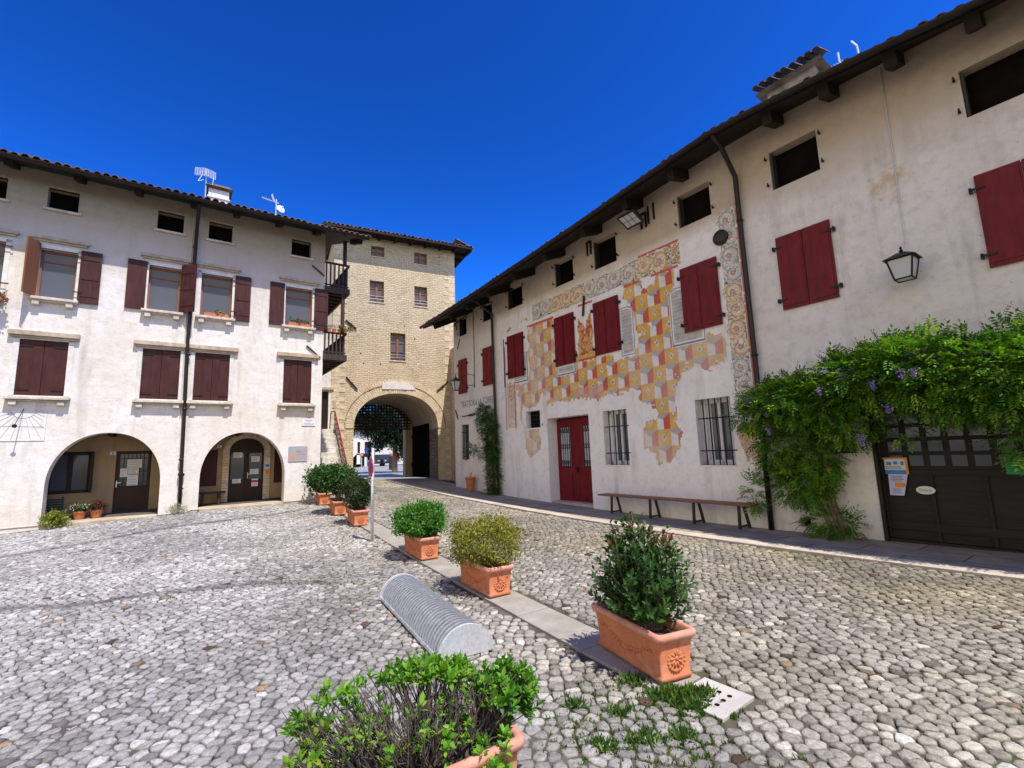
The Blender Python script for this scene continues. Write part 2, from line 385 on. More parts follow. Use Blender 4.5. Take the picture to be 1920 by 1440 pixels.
M['slab'] = stone('slab_stone', (.34, .31, .26, 1), .22, 3.5)
M['kerb'] = stone('kerb_stone', (.50, .43, .35, 1), .2, 4)
M['walk'] = brick_mat('pavement_stone', (.34, .29, .235, 1), (.40, .35, .29, 1), (.42, .37, .31, 1), (.20, .17, .14, 1), .62, 1.1, .3)
M['step'] = stone('step_stone', (.60, .56, .50, 1), .3, 5)
M['threshold'] = stone('threshold_stone', (.52, .42, .30, 1), .25, 6)
M['asphalt'] = simple('asphalt', (.27, .26, .25, 1), .9, 0, .3, 20, .3)
M['lamp_glass'] = glass_dark('lamp_glass', (.55, .57, .58, 1), .12)
M['car_dark'] = glass_dark('car_paint', (.03, .033, .04, 1), .2)
M['car_grey'] = glass_dark('car_grey', (.20, .21, .23, 1), .25)
M['rubber'] = simple('rubber', (.012, .012, .012, 1), .8, 0, .2, 10, 0)

# pavement shader uses x-y, not x-z
def flat_brick(name, c1, c2, mortar, w, h):
    m, nt, b = newmat(name); v = coords(nt)
    bt = N(nt, 'ShaderNodeTexBrick'); nt.links.new(v, bt.inputs['Vector']); bt.inputs['Scale'].default_value = 1
    bt.inputs['Brick Width'].default_value = w; bt.inputs['Row Height'].default_value = h; bt.inputs['Mortar Size'].default_value = .012
    bt.inputs['Color1'].default_value = c1; bt.inputs['Color2'].default_value = c2; bt.inputs['Mortar'].default_value = mortar
    f = noise(nt, v, 2.5, 7, .7)
    nt.links.new(mix(nt, 1., bt.outputs['Color'], ramp(nt, f, [(.3, .65), (.7, 1.25)]), 'MULTIPLY'), b.inputs['Base Color'])
    b.inputs['Roughness'].default_value = .9; b.inputs['Specular IOR Level'].default_value = .15
    bump(nt, b, math_n(nt, 'ADD', math_n(nt, 'MULTIPLY', bt.outputs['Fac'], -.6), noise(nt, v, 14, 6, .7)), .4, .02); return m
M['walk'] = flat_brick('pavement_stone', (.30, .255, .205, 1), (.36, .31, .255, 1), (.13, .11, .09, 1), 1.15, .55)

# joint soil with moss, browner and greener towards the right of the square
def joint_mat():
    m, nt, b = newmat('joint_soil'); v = coords(nt); f = noise(nt, v, .55, 5, .6); f2 = noise(nt, v, 9, 5, .7)
    f3 = noise(nt, v, .9, 6, .7); c = mix(nt, ramp(nt, f2, [(.3, 0.), (.7, 1.)]), (.075, .062, .05, 1), (.15, .13, .11, 1)); c = mix(nt, ramp(nt, f3, [(.56, 0.), (.68, .7)]), c, (.22, .19, .165, 1))
    tc = N(nt, 'ShaderNodeTexCoord'); sp = N(nt, 'ShaderNodeSeparateXYZ'); nt.links.new(tc.outputs['Object'], sp.inputs[0])
    side = math_n(nt, 'ADD', math_n(nt, 'MULTIPLY', sp.outputs['X'], .12), f)
    c = mix(nt, ramp(nt, side, [(.5, 0.), (.8, .8)]), c, (.075, .08, .025, 1))
    nt.links.new(c, b.inputs['Base Color']); b.inputs['Roughness'].default_value = 1; b.inputs['Specular IOR Level'].default_value = .05
    bump(nt, b, f2, .6, .03); return m
M['joint'] = joint_mat()

# ------------------------------------------------------------------ sky and sun
SUN_EL, SUN_AZ = R(63), R(139)                       # azimuth clockwise from +Y
w = bpy.data.worlds.new('World'); scene.world = w; w.use_nodes = True
nt = w.node_tree; bg = nt.nodes['Background']
sky = nt.nodes.new('ShaderNodeTexSky'); sky.sky_type = 'NISHITA'; sky.sun_disc = False
sky.sun_elevation = SUN_EL; sky.sun_rotation = SUN_AZ; sky.altitude = 1500; sky.air_density = 1.0; sky.dust_density = .6; sky.ozone_density = 3.0
def mulc(src, k):
    m_ = nt.nodes.new('ShaderNodeMix'); m_.data_type = 'RGBA'; m_.blend_type = 'MULTIPLY'; m_.inputs[0].default_value = 1; m_.clamp_result = False
    nt.links.new(src, m_.inputs[6]); m_.inputs[7].default_value = k; return m_.outputs[2]
gm = nt.nodes.new('ShaderNodeGamma'); gm.inputs['Gamma'].default_value = 2.0      # a deep, polarised-looking blue away from the sun
nt.links.new(mulc(sky.outputs[0], (.25, .25, .25, 1)), gm.inputs['Color']); deep = mulc(gm.outputs[0], (1.7, 6.6, 10.0, 1))
# bright warm veil, added behind the camera out of view to lift shaded walls
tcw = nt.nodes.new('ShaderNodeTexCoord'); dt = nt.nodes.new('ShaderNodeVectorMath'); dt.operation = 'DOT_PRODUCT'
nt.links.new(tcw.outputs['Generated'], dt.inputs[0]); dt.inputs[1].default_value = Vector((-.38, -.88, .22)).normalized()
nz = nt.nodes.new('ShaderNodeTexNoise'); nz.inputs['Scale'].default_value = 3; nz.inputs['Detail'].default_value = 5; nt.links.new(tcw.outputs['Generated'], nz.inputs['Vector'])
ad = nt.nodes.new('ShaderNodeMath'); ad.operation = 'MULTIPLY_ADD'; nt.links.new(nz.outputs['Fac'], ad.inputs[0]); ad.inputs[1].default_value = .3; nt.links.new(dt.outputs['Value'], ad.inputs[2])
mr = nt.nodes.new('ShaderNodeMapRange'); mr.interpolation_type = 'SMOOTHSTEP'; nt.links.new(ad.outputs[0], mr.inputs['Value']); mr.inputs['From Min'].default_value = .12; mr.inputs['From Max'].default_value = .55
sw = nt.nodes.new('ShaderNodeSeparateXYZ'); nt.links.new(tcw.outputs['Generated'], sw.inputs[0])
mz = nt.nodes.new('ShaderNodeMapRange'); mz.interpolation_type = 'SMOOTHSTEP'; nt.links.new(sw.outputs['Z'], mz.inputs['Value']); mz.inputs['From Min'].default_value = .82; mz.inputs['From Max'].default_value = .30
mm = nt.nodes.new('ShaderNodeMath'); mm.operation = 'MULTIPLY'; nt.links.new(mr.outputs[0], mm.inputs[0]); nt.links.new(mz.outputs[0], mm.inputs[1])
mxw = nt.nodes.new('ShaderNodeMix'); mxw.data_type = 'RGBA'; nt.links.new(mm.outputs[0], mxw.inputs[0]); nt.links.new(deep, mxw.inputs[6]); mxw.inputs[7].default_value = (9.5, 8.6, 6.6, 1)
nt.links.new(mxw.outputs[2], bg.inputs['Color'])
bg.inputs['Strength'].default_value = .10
sd = bpy.data.lights.new('sun', 'SUN'); sd.energy = 4.6; sd.angle = R(.5); sd.color = (1, .945, .855)
so = bpy.data.objects.new('sun', sd); COL.objects.link(so)
dv = Vector((-math.sin(SUN_AZ)*math.cos(SUN_EL), -math.cos(SUN_AZ)*math.cos(SUN_EL), -math.sin(SUN_EL)))
so.rotation_euler = dv.to_track_quat('-Z', 'Y').to_euler(); so.location = (12, -10, 30)

# ------------------------------------------------------------------ camera
cd = bpy.data.cameras.new('camera'); co = bpy.data.objects.new('camera', cd); COL.objects.link(co); scene.camera = co
cd.sensor_width = 36; cd.sensor_fit = 'HORIZONTAL'; cd.lens = 883.4/1920*36; cd.clip_end = 2000; cd.clip_start = .05
pi_, ro_ = R(8.17285279), R(-1.87746839)
cp, sp_, cr, sr = math.cos(pi_), math.sin(pi_), math.cos(ro_), math.sin(ro_)
ri = Vector((1, 0, 0)); fw = Vector((0, cp, sp_)); up = Vector((0, -sp_, cp))
r2 = ri*cr+up*sr; u2 = -ri*sr+up*cr
mw = Matrix.Identity(4)
for i in range(3): mw[i][0], mw[i][1], mw[i][2] = r2[i], u2[i], -fw[i]
mw.translation = (0, 0, UP); co.matrix_world = mw
vs = scene.view_settings; vs.view_transform = 'Standard'; vs.look = 'None'; vs.gamma = 1; vs.exposure = .35
# ------------------------------------------------------------------ ground
def sheet(name, xs, ys, dz, mat, kind='structure'):
    X, Y = np.meshgrid(xs, ys); Z = gz(X, Y)+dz; V = np.stack([X, Y, Z], -1).reshape(-1, 3)
    nx, ny = len(xs), len(ys); i = (np.arange(ny-1)[:, None]*nx+np.arange(nx-1)[None]).ravel()
    L = np.stack([i, i+1, i+nx+1, i+nx], 1).ravel()
    o = np_object(name, V, L, np.full(len(i), 4), mat); tag(o, kind=kind); return o
xs = np.concatenate([[-600, -200, -80, -40, -25], np.arange(-16, 12.1, .5), [20, 40, 90, 300, 600]])
ys = np.concatenate([[-300, -60, -20, -8], np.arange(-3, 26.1, .5), [40, 70, 120, 250, 700]])
sheet('ground', xs, ys, -.017, M['joint'])
tag(bpy.data.objects['ground'], 'brown joint soil with moss between the cobbles', None)

PL0 = np.array([.14, 5.19]); PLD = np.array([-3.09-.14, 10.49-5.19]); PLD = PLD/np.hypot(*PLD); PLN = np.array([PLD[1], -PLD[0]])  # slab strip
KERB = 1.66
def inv_np(fr, P):
    d = P-np.array([fr.o.x, fr.o.y]); return d@np.array([fr.x.x, fr.x.y]), d@np.array([fr.y.x, fr.y.y])
def vnoise(P, s, seed=0):
    """value noise for arrays of 2-d points"""
    r = np.random.default_rng(seed); T = r.random((64, 64)); q = P/s; i = np.floor(q).astype(int); f = q-i; f = f*f*(3-2*f)
    a = T[i[:, 0] % 64, i[:, 1] % 64]; b = T[(i[:, 0]+1) % 64, i[:, 1] % 64]; c = T[i[:, 0] % 64, (i[:, 1]+1) % 64]; d = T[(i[:, 0]+1) % 64, (i[:, 1]+1) % 64]
    return (a*(1-f[:, 0])+b*f[:, 0])*(1-f[:, 1])+(c*(1-f[:, 0])+d*f[:, 0])*f[:, 1]

def cobbles():
    S = .080; ang = R(20); e1 = np.array([math.cos(ang), math.sin(ang)])*S*1.36; e2 = np.array([math.cos(ang+R(60)), math.sin(ang+R(60))])*S
    n = 520; I, J = np.meshgrid(np.arange(-n, n), np.arange(-n, n)); I = I.ravel(); J = J.ravel()
    jit = rng.uniform(-1, 1, (2*n, 2*n, 2))*np.array([.031, .026])
    big = lambda i, j: np.stack([i, j], 1)@np.stack([e1, e2])
    warp = lambda P: P+.25*np.stack([np.sin(P[:, 1]*.9+.3), np.sin(P[:, 0]*.7)], 1)
    P = warp(big(I, J)+jit[I+n, J+n]+np.array([-3, 9]))
    u, v = inv_np(LF, P); k = ~((v > -.16) & (u < 3.66))
    u, v = inv_np(RF, P); k &= v < -KERB-.085
    u2, v2 = inv_np(TF, P); k &= v2 < -.05
    k &= (P[:, 1] > -1.2) & (np.abs(P[:, 0]) < 1.12*np.maximum(P[:, 1], 0)+3.2)
    u3, v3 = inv_np(LF, P); k &= ~((u3 > 3.4) & (u3 < 4.75) & (v3 > .85))
    d = (P-PL0)@PLN; t = (P-PL0)@PLD
    k &= ~((np.abs(d) < .245) & (t > -1.9) & (t < 11.5))
    ddx, ddy = P[:, 0]-1.27, P[:, 1]-3.41; ca_, sa_ = math.cos(R(36)), math.sin(R(36)); k &= ~((np.abs(ca_*ddx+sa_*ddy) < .245) & (np.abs(-sa_*ddx+ca_*ddy) < .245))
    I, J, P = I[k], J[k], P[k]
    K = 9; th = np.arange(K)*2*np.pi/K; E = np.stack([np.cos(th), np.sin(th)], 1)
    inv = np.zeros((len(P), K)); p = 15.
    for di in range(-2, 3):
        for dj in range(-2, 3):
            if (di, dj) == (0, 0) or abs(di+dj) > 2: continue
            i2 = np.clip(I+di+n, 0, 2*n-1); j2 = np.clip(J+dj+n, 0, 2*n-1)
            Q = warp(big(I+di, J+dj)+jit[i2, j2]+np.array([-3, 9]))-P
            proj = Q@E.T; h = (Q**2).sum(1)[:, None]/2
            inv += np.where(proj > 1e-6, (np.maximum(proj, 1e-6)/h)**p, 0)
    rad = inv**(-1/p)
    gap = (.0013+.0044*rng.random(len(P))**2)[:, None]; rad = np.maximum(rad-gap, .012)*(1+rng.normal(0, .034, rad.shape))
    tilt = rng.normal(0, .035, (len(P), 2)); lift = rng.normal(0, .003, len(P))-.013*np.clip((vnoise(P+80, .8, 14)-.55)*4, 0, 1)
    rings = [(1.0, -.026), (.985, -.006), (.88, .003), (.5, .005)]
    Vs = []; z0 = gz(P[:, 0], P[:, 1])
    for fr, dz in rings:
        D = E[None]*(rad*fr)[:, :, None]; X = P[:, None, :]+D
        z = z0[:, None]+dz+lift[:, None]+(D*tilt[:, None, :]).sum(2)+rng.normal(0, .0022, rad.shape)
        # follow the slope of the square
        z += (gz(X[..., 0], X[..., 1])-z0[:, None])
        Vs.append(np.concatenate([X, z[..., None]], 2))
    cen = np.concatenate([P, (z0+.006+lift)[:, None]], 1)[:, None, :]
    V = np.concatenate(Vs+[cen], 1); nv = V.shape[1]; base = (np.arange(len(P))*nv)[:, None]
    k0 = np.arange(K); k1 = (k0+1) % K; qs = []
    for r in range(len(rings)-1):
        qs.append(np.stack([r*K+k0, r*K+k1, (r+1)*K+k1, (r+1)*K+k0], 1))
    q = np.concatenate(qs); tr = np.stack([3*K+k0, 3*K+k1, np.full(K, 4*K)], 1)
    loops = np.concatenate([(base+q.ravel()[None]), (base+tr.ravel()[None])], 1).ravel()
    cnt = np.tile(np.concatenate([np.full(len(q), 4), np.full(len(tr), 3)]), len(P))
    # colour of each stone
    side = (P-PL0)@PLN; side_ = side/2; g = np.clip(rng.normal(.345, .050, len(P)), .14, .52)
    g *= .78+.44*vnoise(P+50, 1.6, 3); g *= .86+.28*vnoise(P+50, .5, 5); g *= 1-.21*np.clip(side_, 0, 1)
    warm = np.clip(.5+side*.16, 0, 1)*(.45+.8*vnoise(P+50, 1.1, 9))
    c = np.stack([g*(1.0+.04*warm), g*(.945-.035*warm), g*(.905-.25*warm)], 1)
    x = rng.random(len(P)); b = x < .006; c[b] = np.array([.10, .062, .042])*rng.uniform(.6, 1.5, (b.sum(), 1))
    b = (x > .022) & (x < .029); c[b] = np.array([.31, .215, .13])*rng.uniform(.6, 1.2, (b.sum(), 1))
    b = (x > .055) & (x < .10); c[b] *= .68
    b = (x > .13) & (x < .26); c[b] = np.minimum(c[b]*1.38, .58)
    # two worn drain lines across the left half
    for a, bb in (((-6.61, 6.29), (-2.4, 6.75)), ((-9.6, 8.8), (-5.61, 13.2))):
        a = np.array(a); dd = np.array(bb)-a; L = np.hypot(*dd); dd /= L; q = P-a; t = q@dd; ds = np.abs(q@np.array([-dd[1], dd[0]])+.12*np.sin(t*1.7))
        m = np.clip(1.3-ds/.13, 0, 1)*((t > -2) & (t < L)); c *= (1-.5*m)[:, None]
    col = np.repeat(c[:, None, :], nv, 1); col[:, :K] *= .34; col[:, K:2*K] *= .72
    o = np_object('cobblestone_paving', V.reshape(-1, 3), loops, cnt, M['cobble'], col.reshape(-1, 3))
    tag(o, kind='structure')
    global JOINTS; JOINTS = (P[:, None, :]+E[None]*(rad*1.04+.004)[:, :, None]).reshape(-1, 2)
    return len(P)
print('cobbles', cobbles())

def ribbon(name, pts_lr, z, mat, label=None, kind='structure', fr=None):
    pass
# slab strip under the planters: separate slabs in one paved band
mb = MB(); t = -1.9; prevz = 0
while t < 11.4:
    L = rnd.uniform(.75, 1.15)
    a = PL0+PLD*(t+.006); b = PL0+PLD*(t+L-.006); h = .195; zz = rnd.uniform(-.004, .004)
    ps = [a-PLN*h, a+PLN*h, b+PLN*h, b-PLN*h]
    lo = [(q[0], q[1], float(gz(q[0], q[1]))-.06) for q in ps]; hi = [(q[0], q[1], float(gz(q[0], q[1]))+.008+zz) for q in ps]
    mb.hexa(lo+hi); t += L
o = solo('paving_strip', mb, M['slab'], WF, (0, 0, 0), kind='structure', bevel=.006)

# kerb and pavement along the right-hand houses
def band(v0, v1, top, u0, u1, du, gapu, mat, name, drop=.1, bevel=.006):
    mb = MB(); u = u0
    while u < u1:
        L = min(du*rnd.uniform(.85, 1.15), u1-u+.01); a, b = u+gapu, u+L-gapu
        lo = []; hi = []
        for (uu, vv) in ((a, v0), (b, v0), (b, v1), (a, v1)):
            z = gzf(RF, uu, vv); lo.append((uu, vv, z-drop)); hi.append((uu, vv, z+top))
        mb.hexa(lo+hi); u += L
    return solo(name, mb, mat, RF, (0, 0, 0), kind='structure', bevel=bevel)
band(-KERB-.03, -KERB+.27, .025, -20, 5, 1.5, .004, M['kerb'], 'kerb')
band(-KERB+.27, .6, .02, -20, 5, 1.0, 0, M['walk'], 'pavement', .1, 0)
# outside the square: lane through the gate and the street beyond
mb = MB(); us = np.arange(-14, 14.1, 1.0)
vs_ = [-.15, 0.6, 1.5, 3, 5, 8, 12, 20, 30, 45, 62]
for i in range(len(us)-1):
    for j in range(len(vs_)-1):
        mb.quad(*[(uu, vv, gzf(TF, uu, vv)+.012) for uu, vv in ((us[i], vs_[j]), (us[i+1], vs_[j]), (us[i+1], vs_[j+1]), (us[i], vs_[j+1]))])
solo('road', mb, M['asphalt'], TF, (0, 0, 0), kind='structure', smooth=True)
# drain cover by the near planter
mb = MB(); ca, sa = math.cos(R(36)), math.sin(R(36)); gzl = lambda x, y: float(gz(1.27+ca*x-sa*y, 3.41+sa*x+ca*y)-gz(1.27, 3.41))
qs = [(-.19, -.18), (.19, -.18), (.19, .18), (-.19, .18)]; mb.hexa([(x, y, gzl(x, y)-.06) for x, y in qs]+[(x, y, gzl(x, y)+.004) for x, y in qs])
t = thing('drain_cover', 'square pale stone drain cover with nine holes beside the planter', 'drain cover', WF, (1.27, 3.41, float(gz(1.27, 3.41))+.002))
OFF[t.name] = (0, 0, 0); t.rotation_euler = (0, 0, R(36))
part('cover_slab', mb, M['cover'], t, bevel=.006)
for i in range(3):
    for j in range(3):
        part('drain_hole', MB().lathe([(.016, 0), (.016, .003)], (-.075+.075*i, -.075+.075*j, gzl(-.075+.075*i, -.075+.075*j)+.0045), 12), M['void'], t)
# ------------------------------------------------------------------ arcaded house on the left
def rect(a, b, c, d): return [(a, c), (b, c), (b, d), (a, d)]
def arch_loop(u0, u1, zb, zs, zt, n=28, p=2.12):
    c, a = (u0+u1)/2, (u1-u0)/2; pts = [(u0, zb), (u1, zb)]
    for i in range(n+1):
        x = math.cos(math.pi*i/n); pts.append((c+a*x, zs+(zt-zs)*max(0, 1-abs(x)**p)**(1/p)))
    return pts
def tile_roof(mb, fr_eave, v0, run, slope, u0, u1, pitch=.19, r=.085, seg=6, edge_z=None, up_to=1.0):
    """rows of clay half-pipes running up the slope; eave height may vary along u"""
    u = u0+pitch/2
    while u < u1:
        z = edge_z(u); dz = rnd.uniform(-.012, .012); du = rnd.uniform(-.012, .012); ext = rnd.uniform(-.03, .03)
        prof = [(math.cos(math.pi*k/seg)*r, math.sin(math.pi*k/seg)*r) for k in range(seg+1)]
        inner = [(x*.78, y*.78) for x, y in prof]
        vs = []
        for t in (0, run*up_to):
            for x, y in prof: vs.append((u+du+x, v0+ext+t if t == 0 else v0+t, z+dz+y+slope*t))
            for x, y in inner: vs.append((u+du+x, v0+ext+t if t == 0 else v0+t, z+dz+y+slope*t))
        n = seg+1; fs = []
        for k in range(seg):
            fs += [(k, k+1, 2*n+k+1, 2*n+k), (n+k, k+n+1, k+1, k)]
            fs += [(n+k+1, n+k, 3*n+k, 3*n+k+1)]
        mb.add(vs, fs); u += pitch
    return mb
H = thing('arcaded_house', 'long cream house with two round arches and maroon shutters left of the square', 'house', LF, (0, 0, 0))
ZT = 9.02
att = [(-4.36, -3.78), (-3.07, -2.49), (-.875, -.28), (.32, .91), (2.53, 3.11)]
win = [(-4.34, -3.68), (-3.10, -2.40), (-.97, -.25), (.22, .985), (2.41, 3.19)]
low = [(-3.26, -2.405), (-.965, -.145), (.18, 1.015), (2.425, 3.225)]
arches = [(-2.58, -.40), (.455, 2.56)]
holes = [rect(a, b, 8.08, 8.62) for a, b in att]+[rect(a, b, 5.78, 7.03) for a, b in win]+[rect(a, b, 3.38, 4.72) for a, b in low]
holes += [arch_loop(a, b, .02, 1.22, 2.5) for a, b in arches]
outer = [(-6.5, -.6), (-3.2, -.6)]+[(u, -.5) for u in (-1, 1, 2.8)]+[(3.55, -.4), (3.55, ZT), (-6.5, ZT)]
mb = MB().poly(outer, [list(reversed(h)) for h in holes], 0)
for h in holes[:-2]: mb.strip(h, 0, .28)
for h in holes[-2:]: mb.strip(h, 0, .42)
mb.quad((3.55, 0, -.6), (3.55, 6.2, -.6), (3.55, 6.2, ZT), (3.55, 0, ZT)); mb.quad((-6.5, 0, -.6), (-6.5, 6.2, -.6), (-6.5, 6.2, ZT), (-6.5, 0, ZT))
mb.quad((-6.5, 6.2, -.6), (3.55, 6.2, -.6), (3.55, 6.2, ZT), (-6.5, 6.2, ZT))
wall = part('wall', mb, M['plaster_left'], H, normals=False)
# worn plinth band at the foot, between the arches
mb = MB()
for a, b in ((-6.4, -2.6), (-.38, .435), (2.58, 3.56)):
    mb.box(a, b, -.018, .1, -.3, .62+rnd.uniform(-.05, .05))
# attic openings
for i, (a, b) in enumerate(att):
    f = part('attic_window', MB().box(a, b, .24, .30, 8.08, 8.62), M['void'], H)
    part('sill', MB().box(a-.06, b+.07, -.06, .12, 8.02, 8.08), M['sill'], f, bevel=.012)
    part('lintel', MB().box(a-.03, b+.03, -.012, .1, 8.62, 8.68), M['lintel'], f, bevel=.006)
# first-floor windows
def sill_mb(a, b, zt):
    m = MB().box(a-.1, b+.1, -.16, .02, zt-.07, zt); m.box(a-.08, b+.08, -.12, 0, zt-.10, zt-.07)
    for x in (a-.02, b-.12): m.box(x, x+.13, -.13, 0, zt-.2, zt-.10)
    return m
def leaf_shutter(w_, h, th=.035):
    """boarded leaf hinged at x=0, face towards -y, with two battens"""
    m = MB().box(0, w_, -th, 0, 0, h)
    for z in (.16*h, .5*h, .84*h): m.box(.03, w_-.03, -th-.012, -th, z-.045, z+.045)
    return m
def place_leaf(m, u, v, z, ang): return m.xf(Matrix.Translation((u, v, z)) @ Matrix.Rotation(ang, 4, 'Z'))
angL = {1: R(-100), 0: R(-175), 2: R(-178), 3: R(-178), 4: R(-177)}
for i, (a, b) in enumerate(win):
    W = part('window', MB().box(a-.025, a+.045, .14, .2, 5.78, 7.03).box(b-.045, b+.025, .14, .2, 5.78, 7.03).box(a, b, .14, .2, 6.97, 7.05).box(a, b, .14, .2, 5.77, 5.83).box(a+.04, b-.04, .145, .195, 6.72, 6.76), M['frame_wood'], H)
    part('pane', MB().box(a, b, .17, .19, 5.78, 7.03), M['glass_blind'], W)
    part('lintel', MB().box(a-.2, b+.2, -.09, .02, 7.24, 7.32).box(a-.16, b+.16, -.05, .02, 7.19, 7.24), M['lintel'], W, bevel=.012)
    part('surround', MB().box(a-.09, a, -.014, .05, 5.78, 7.10).box(b, b+.09, -.014, .05, 5.78, 7.10).box(a-.09, b+.09, -.014, .05, 7.03, 7.12), M['marble'], W)
    part('sill', sill_mb(a, b, 5.765), M['sill'], W, bevel=.01)
    wl = {0: .36, 1: .40, 2: .41, 3: 0, 4: .40}[i]
    if wl:
        if i == 1: s = part('shutter', place_leaf(leaf_shutter(.40, 1.36), a+.02, -.03, 5.77, R(-112)), M['maroon_back'], W, 'shutter leaf standing open with its brown side showing')
        else: s = part('shutter', place_leaf(leaf_shutter(wl, 1.34), a-.04, -.05, 5.76, R(180)).xf(Matrix.Identity(4)), M['maroon'], W)
    if i == 2: part('shutter', place_leaf(leaf_shutter(.44, 1.36), b+.02, -.03, 5.78, R(-42)), M['maroon'], W, 'shutter leaf standing half open in front of the downpipe')
    elif i != 0: part('shutter', MB().box(b+.06, b+.47, -.065, -.03, 5.74, 7.10).box(b+.1, b+.43, -.077, -.065, 6.35, 6.42).box(b+.1, b+.43, -.077, -.065, 5.9, 5.98).box(b+.1, b+.43, -.077, -.065, 6.86, 6.94), M['maroon'], W)
    for z in (5.98, 6.9):
        part('hinge', MB().box(b-.02, b+.14, -.085, -.078, z, z+.03), M['iron'], W)
# ground-floor-over windows with closed shutters
for (a, b) in low:
    W = part('shuttered_window', MB().box(a-.2, b+.2, -.11, .02, 4.80, 4.92).box(a-.17, b+.17, -.07, .02, 4.75, 4.80), M['lintel'], H, bevel=.012)
    part('sill', sill_mb(a-.03, b+.03, 3.34).box(a-.13, b+.13, -.17, .02, 3.27, 3.342), M['sill'], W, bevel=.01)
    part('surround', MB().box(a-.1, a, -.016, .06, 3.38, 4.75).box(b, b+.1, -.016, .06, 3.38, 4.75).box(a-.1, b+.1, -.016, .06, 4.72, 4.76), M['marble'], W)
    c = (a+b)/2
    part('shutter', MB().box(a, c-.004, .015, .06, 3.38, 4.72), M['maroon'], W); part('shutter', MB().box(c+.004, b, .015, .06, 3.38, 4.72), M['maroon'], W)
    for x0, x1 in ((a-.03, a+.24), (b-.24, b+.03)):
        for z in (3.50, 4.55): part('hinge', MB().box(x0, x1, .0, .013, z, z+.035), M['iron'], W)
# portico behind the arches
mb = MB()
VB = 1.3
fl = [(-3.4, .36), (0.2, .39), (.3, .44), (3.4, .47)]
for (u0, z0), (u1, z1) in zip(fl, fl[1:]): mb.quad((u0, -.02, z0), (u1, -.02, z1), (u1, VB, z1), (u0, VB, z0))
P1 = part('portico_floor', mb, M['threshold'], H)
mb = MB()
for (u0, u1, z) in ((-2.56, -.42, .385), (.48, 2.54, .455)): mb.box(u0, u1, -.10, .5, z-.5, z)
part('threshold', mb, M['threshold'], H, bevel=.012)
pdoor = rect(-1.43, -.66, .39, 2.06); pwin = rect(-2.80, -1.90, 1.0, 2.07); pd2 = arch_loop(1.22, 2.165, .47, 1.98, 2.38, 16); pw2 = rect(.2, .92, .98, 2.05); pw3 = rect(2.46, 3.0, .97, 2.05)
hs_ = [pdoor, pwin, pd2, pw2, pw3]
mb = MB().poly(rect(-3.4, 3.4, .2, 2.72), [list(reversed(h)) for h in hs_], VB)
for h in hs_: mb.strip(h, VB, VB+.2)
mb.quad((-3.4, .42, .2), (-3.4, VB, .2), (-3.4, VB, 2.7), (-3.4, .42, 2.7)); mb.quad((3.4, .42, .2), (3.4, VB, .2), (3.4, VB, 2.7), (3.4, .42, 2.7))
for a, b in ((-3.4, -2.58), (-.40, .455), (2.56, 3.4)): mb.quad((a, .42, .2), (b, .42, .2), (b, .42, 2.7), (a, .42, 2.7))
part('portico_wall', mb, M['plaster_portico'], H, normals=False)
mb = MB().box(-3.4, 3.4, .3, VB, 2.55, 2.62)
for i in range(12): mb.box(-3.3+.58*i, -3.2+.58*i, .3, VB, 2.45, 2.56)
part('portico_ceiling', mb, M['beam'], H)
# left door and window
D = part('door', MB().box(-1.43, -1.35, VB+.06, VB+.12, .39, 2.06).box(-.74, -.66, VB+.06, VB+.12, .39, 2.06).box(-1.35, -.74, VB+.06, VB+.12, 1.98, 2.06).box(-1.35, -.74, VB+.06, VB+.12, .39, 1.12), M['door_wood'], H)
part('pane', MB().box(-1.35, -.74, VB+.10, VB+.11, 1.12, 1.98), M['glass'], D)
g = MB()
for k in range(1, 7): g.box(-1.35+.087*k-.008, -1.35+.087*k+.008, VB+.085, VB+.10, 1.12, 1.98)
for z in (1.2, 1.5, 1.86): g.box(-1.35, -.74, VB+.082, VB+.098, z-.008, z+.008)
part('grille', g, M['iron'], D); part('handle', MB().box(-1.395, -1.375, VB+.02, VB+.06, 1.09, 1.27).box(-1.395, -1.29, VB+.01, VB+.03, 1.2, 1.22), M['galv'], D)
Wp = part('portico_window', MB().box(-2.80, -2.70, VB+.03, VB+.1, 1.0, 2.07).box(-2.0, -1.9, VB+.03, VB+.1, 1.0, 2.07).box(-2.4, -2.3, VB+.03, VB+.1, 1.0, 2.07).box(-2.8, -1.9, VB+.03, VB+.1, 1.98, 2.07).box(-2.8, -1.9, VB+.03, VB+.1, 1.0, 1.08), M['dark_wood'], H)
part('pane', MB().box(-2.75, -1.95, VB+.075, VB+.085, 1.05, 2.0), M['glass'], Wp)
part('shutter', MB().box(-1.9, -1.88, VB-.35, VB, 1.0, 2.07), M['dark_wood'], Wp)
# right arched door with brick surround
ring = MB(); n = 21
c, a, zs, zt = 1.6925, .4725, 1.98, 2.38
for k in range(n):
    t0, t1 = math.pi*k/n+.006, math.pi*(k+1)/n-.006
    f = lambda t, e: (c+(a+e)*math.cos(t), zs+(zt-zs+e)*math.sin(t)**.94)
    q = [f(t0, 0), f(t1, 0), f(t1, .17), f(t0, .17)]
    ring.hexa([(p[0], VB-.03, p[1]) for p in q]+[(p[0], VB+.02, p[1]) for p in q])
z = .47
while z < 1.97:
    h = rnd.uniform(.07, .11)
    for u0, u1 in ((1.05, 1.22), (2.165, 2.34)): ring.box(u0, u1, VB-.03, VB+.02, z, min(z+h-.012, 1.98))
    z += h
part('brick_surround', ring, M['voussoir'], H)
D2 = part('arched_door', MB().prism(arch_loop(1.22, 2.165, .47, 1.98, 2.38, 16), VB+.1, VB+.15).box(1.67, 1.715, VB+.07, VB+.1, .47, 2.0).box(1.22, 2.165, VB+.06, VB+.1, 1.98, 2.04), M['door_wood'], H)
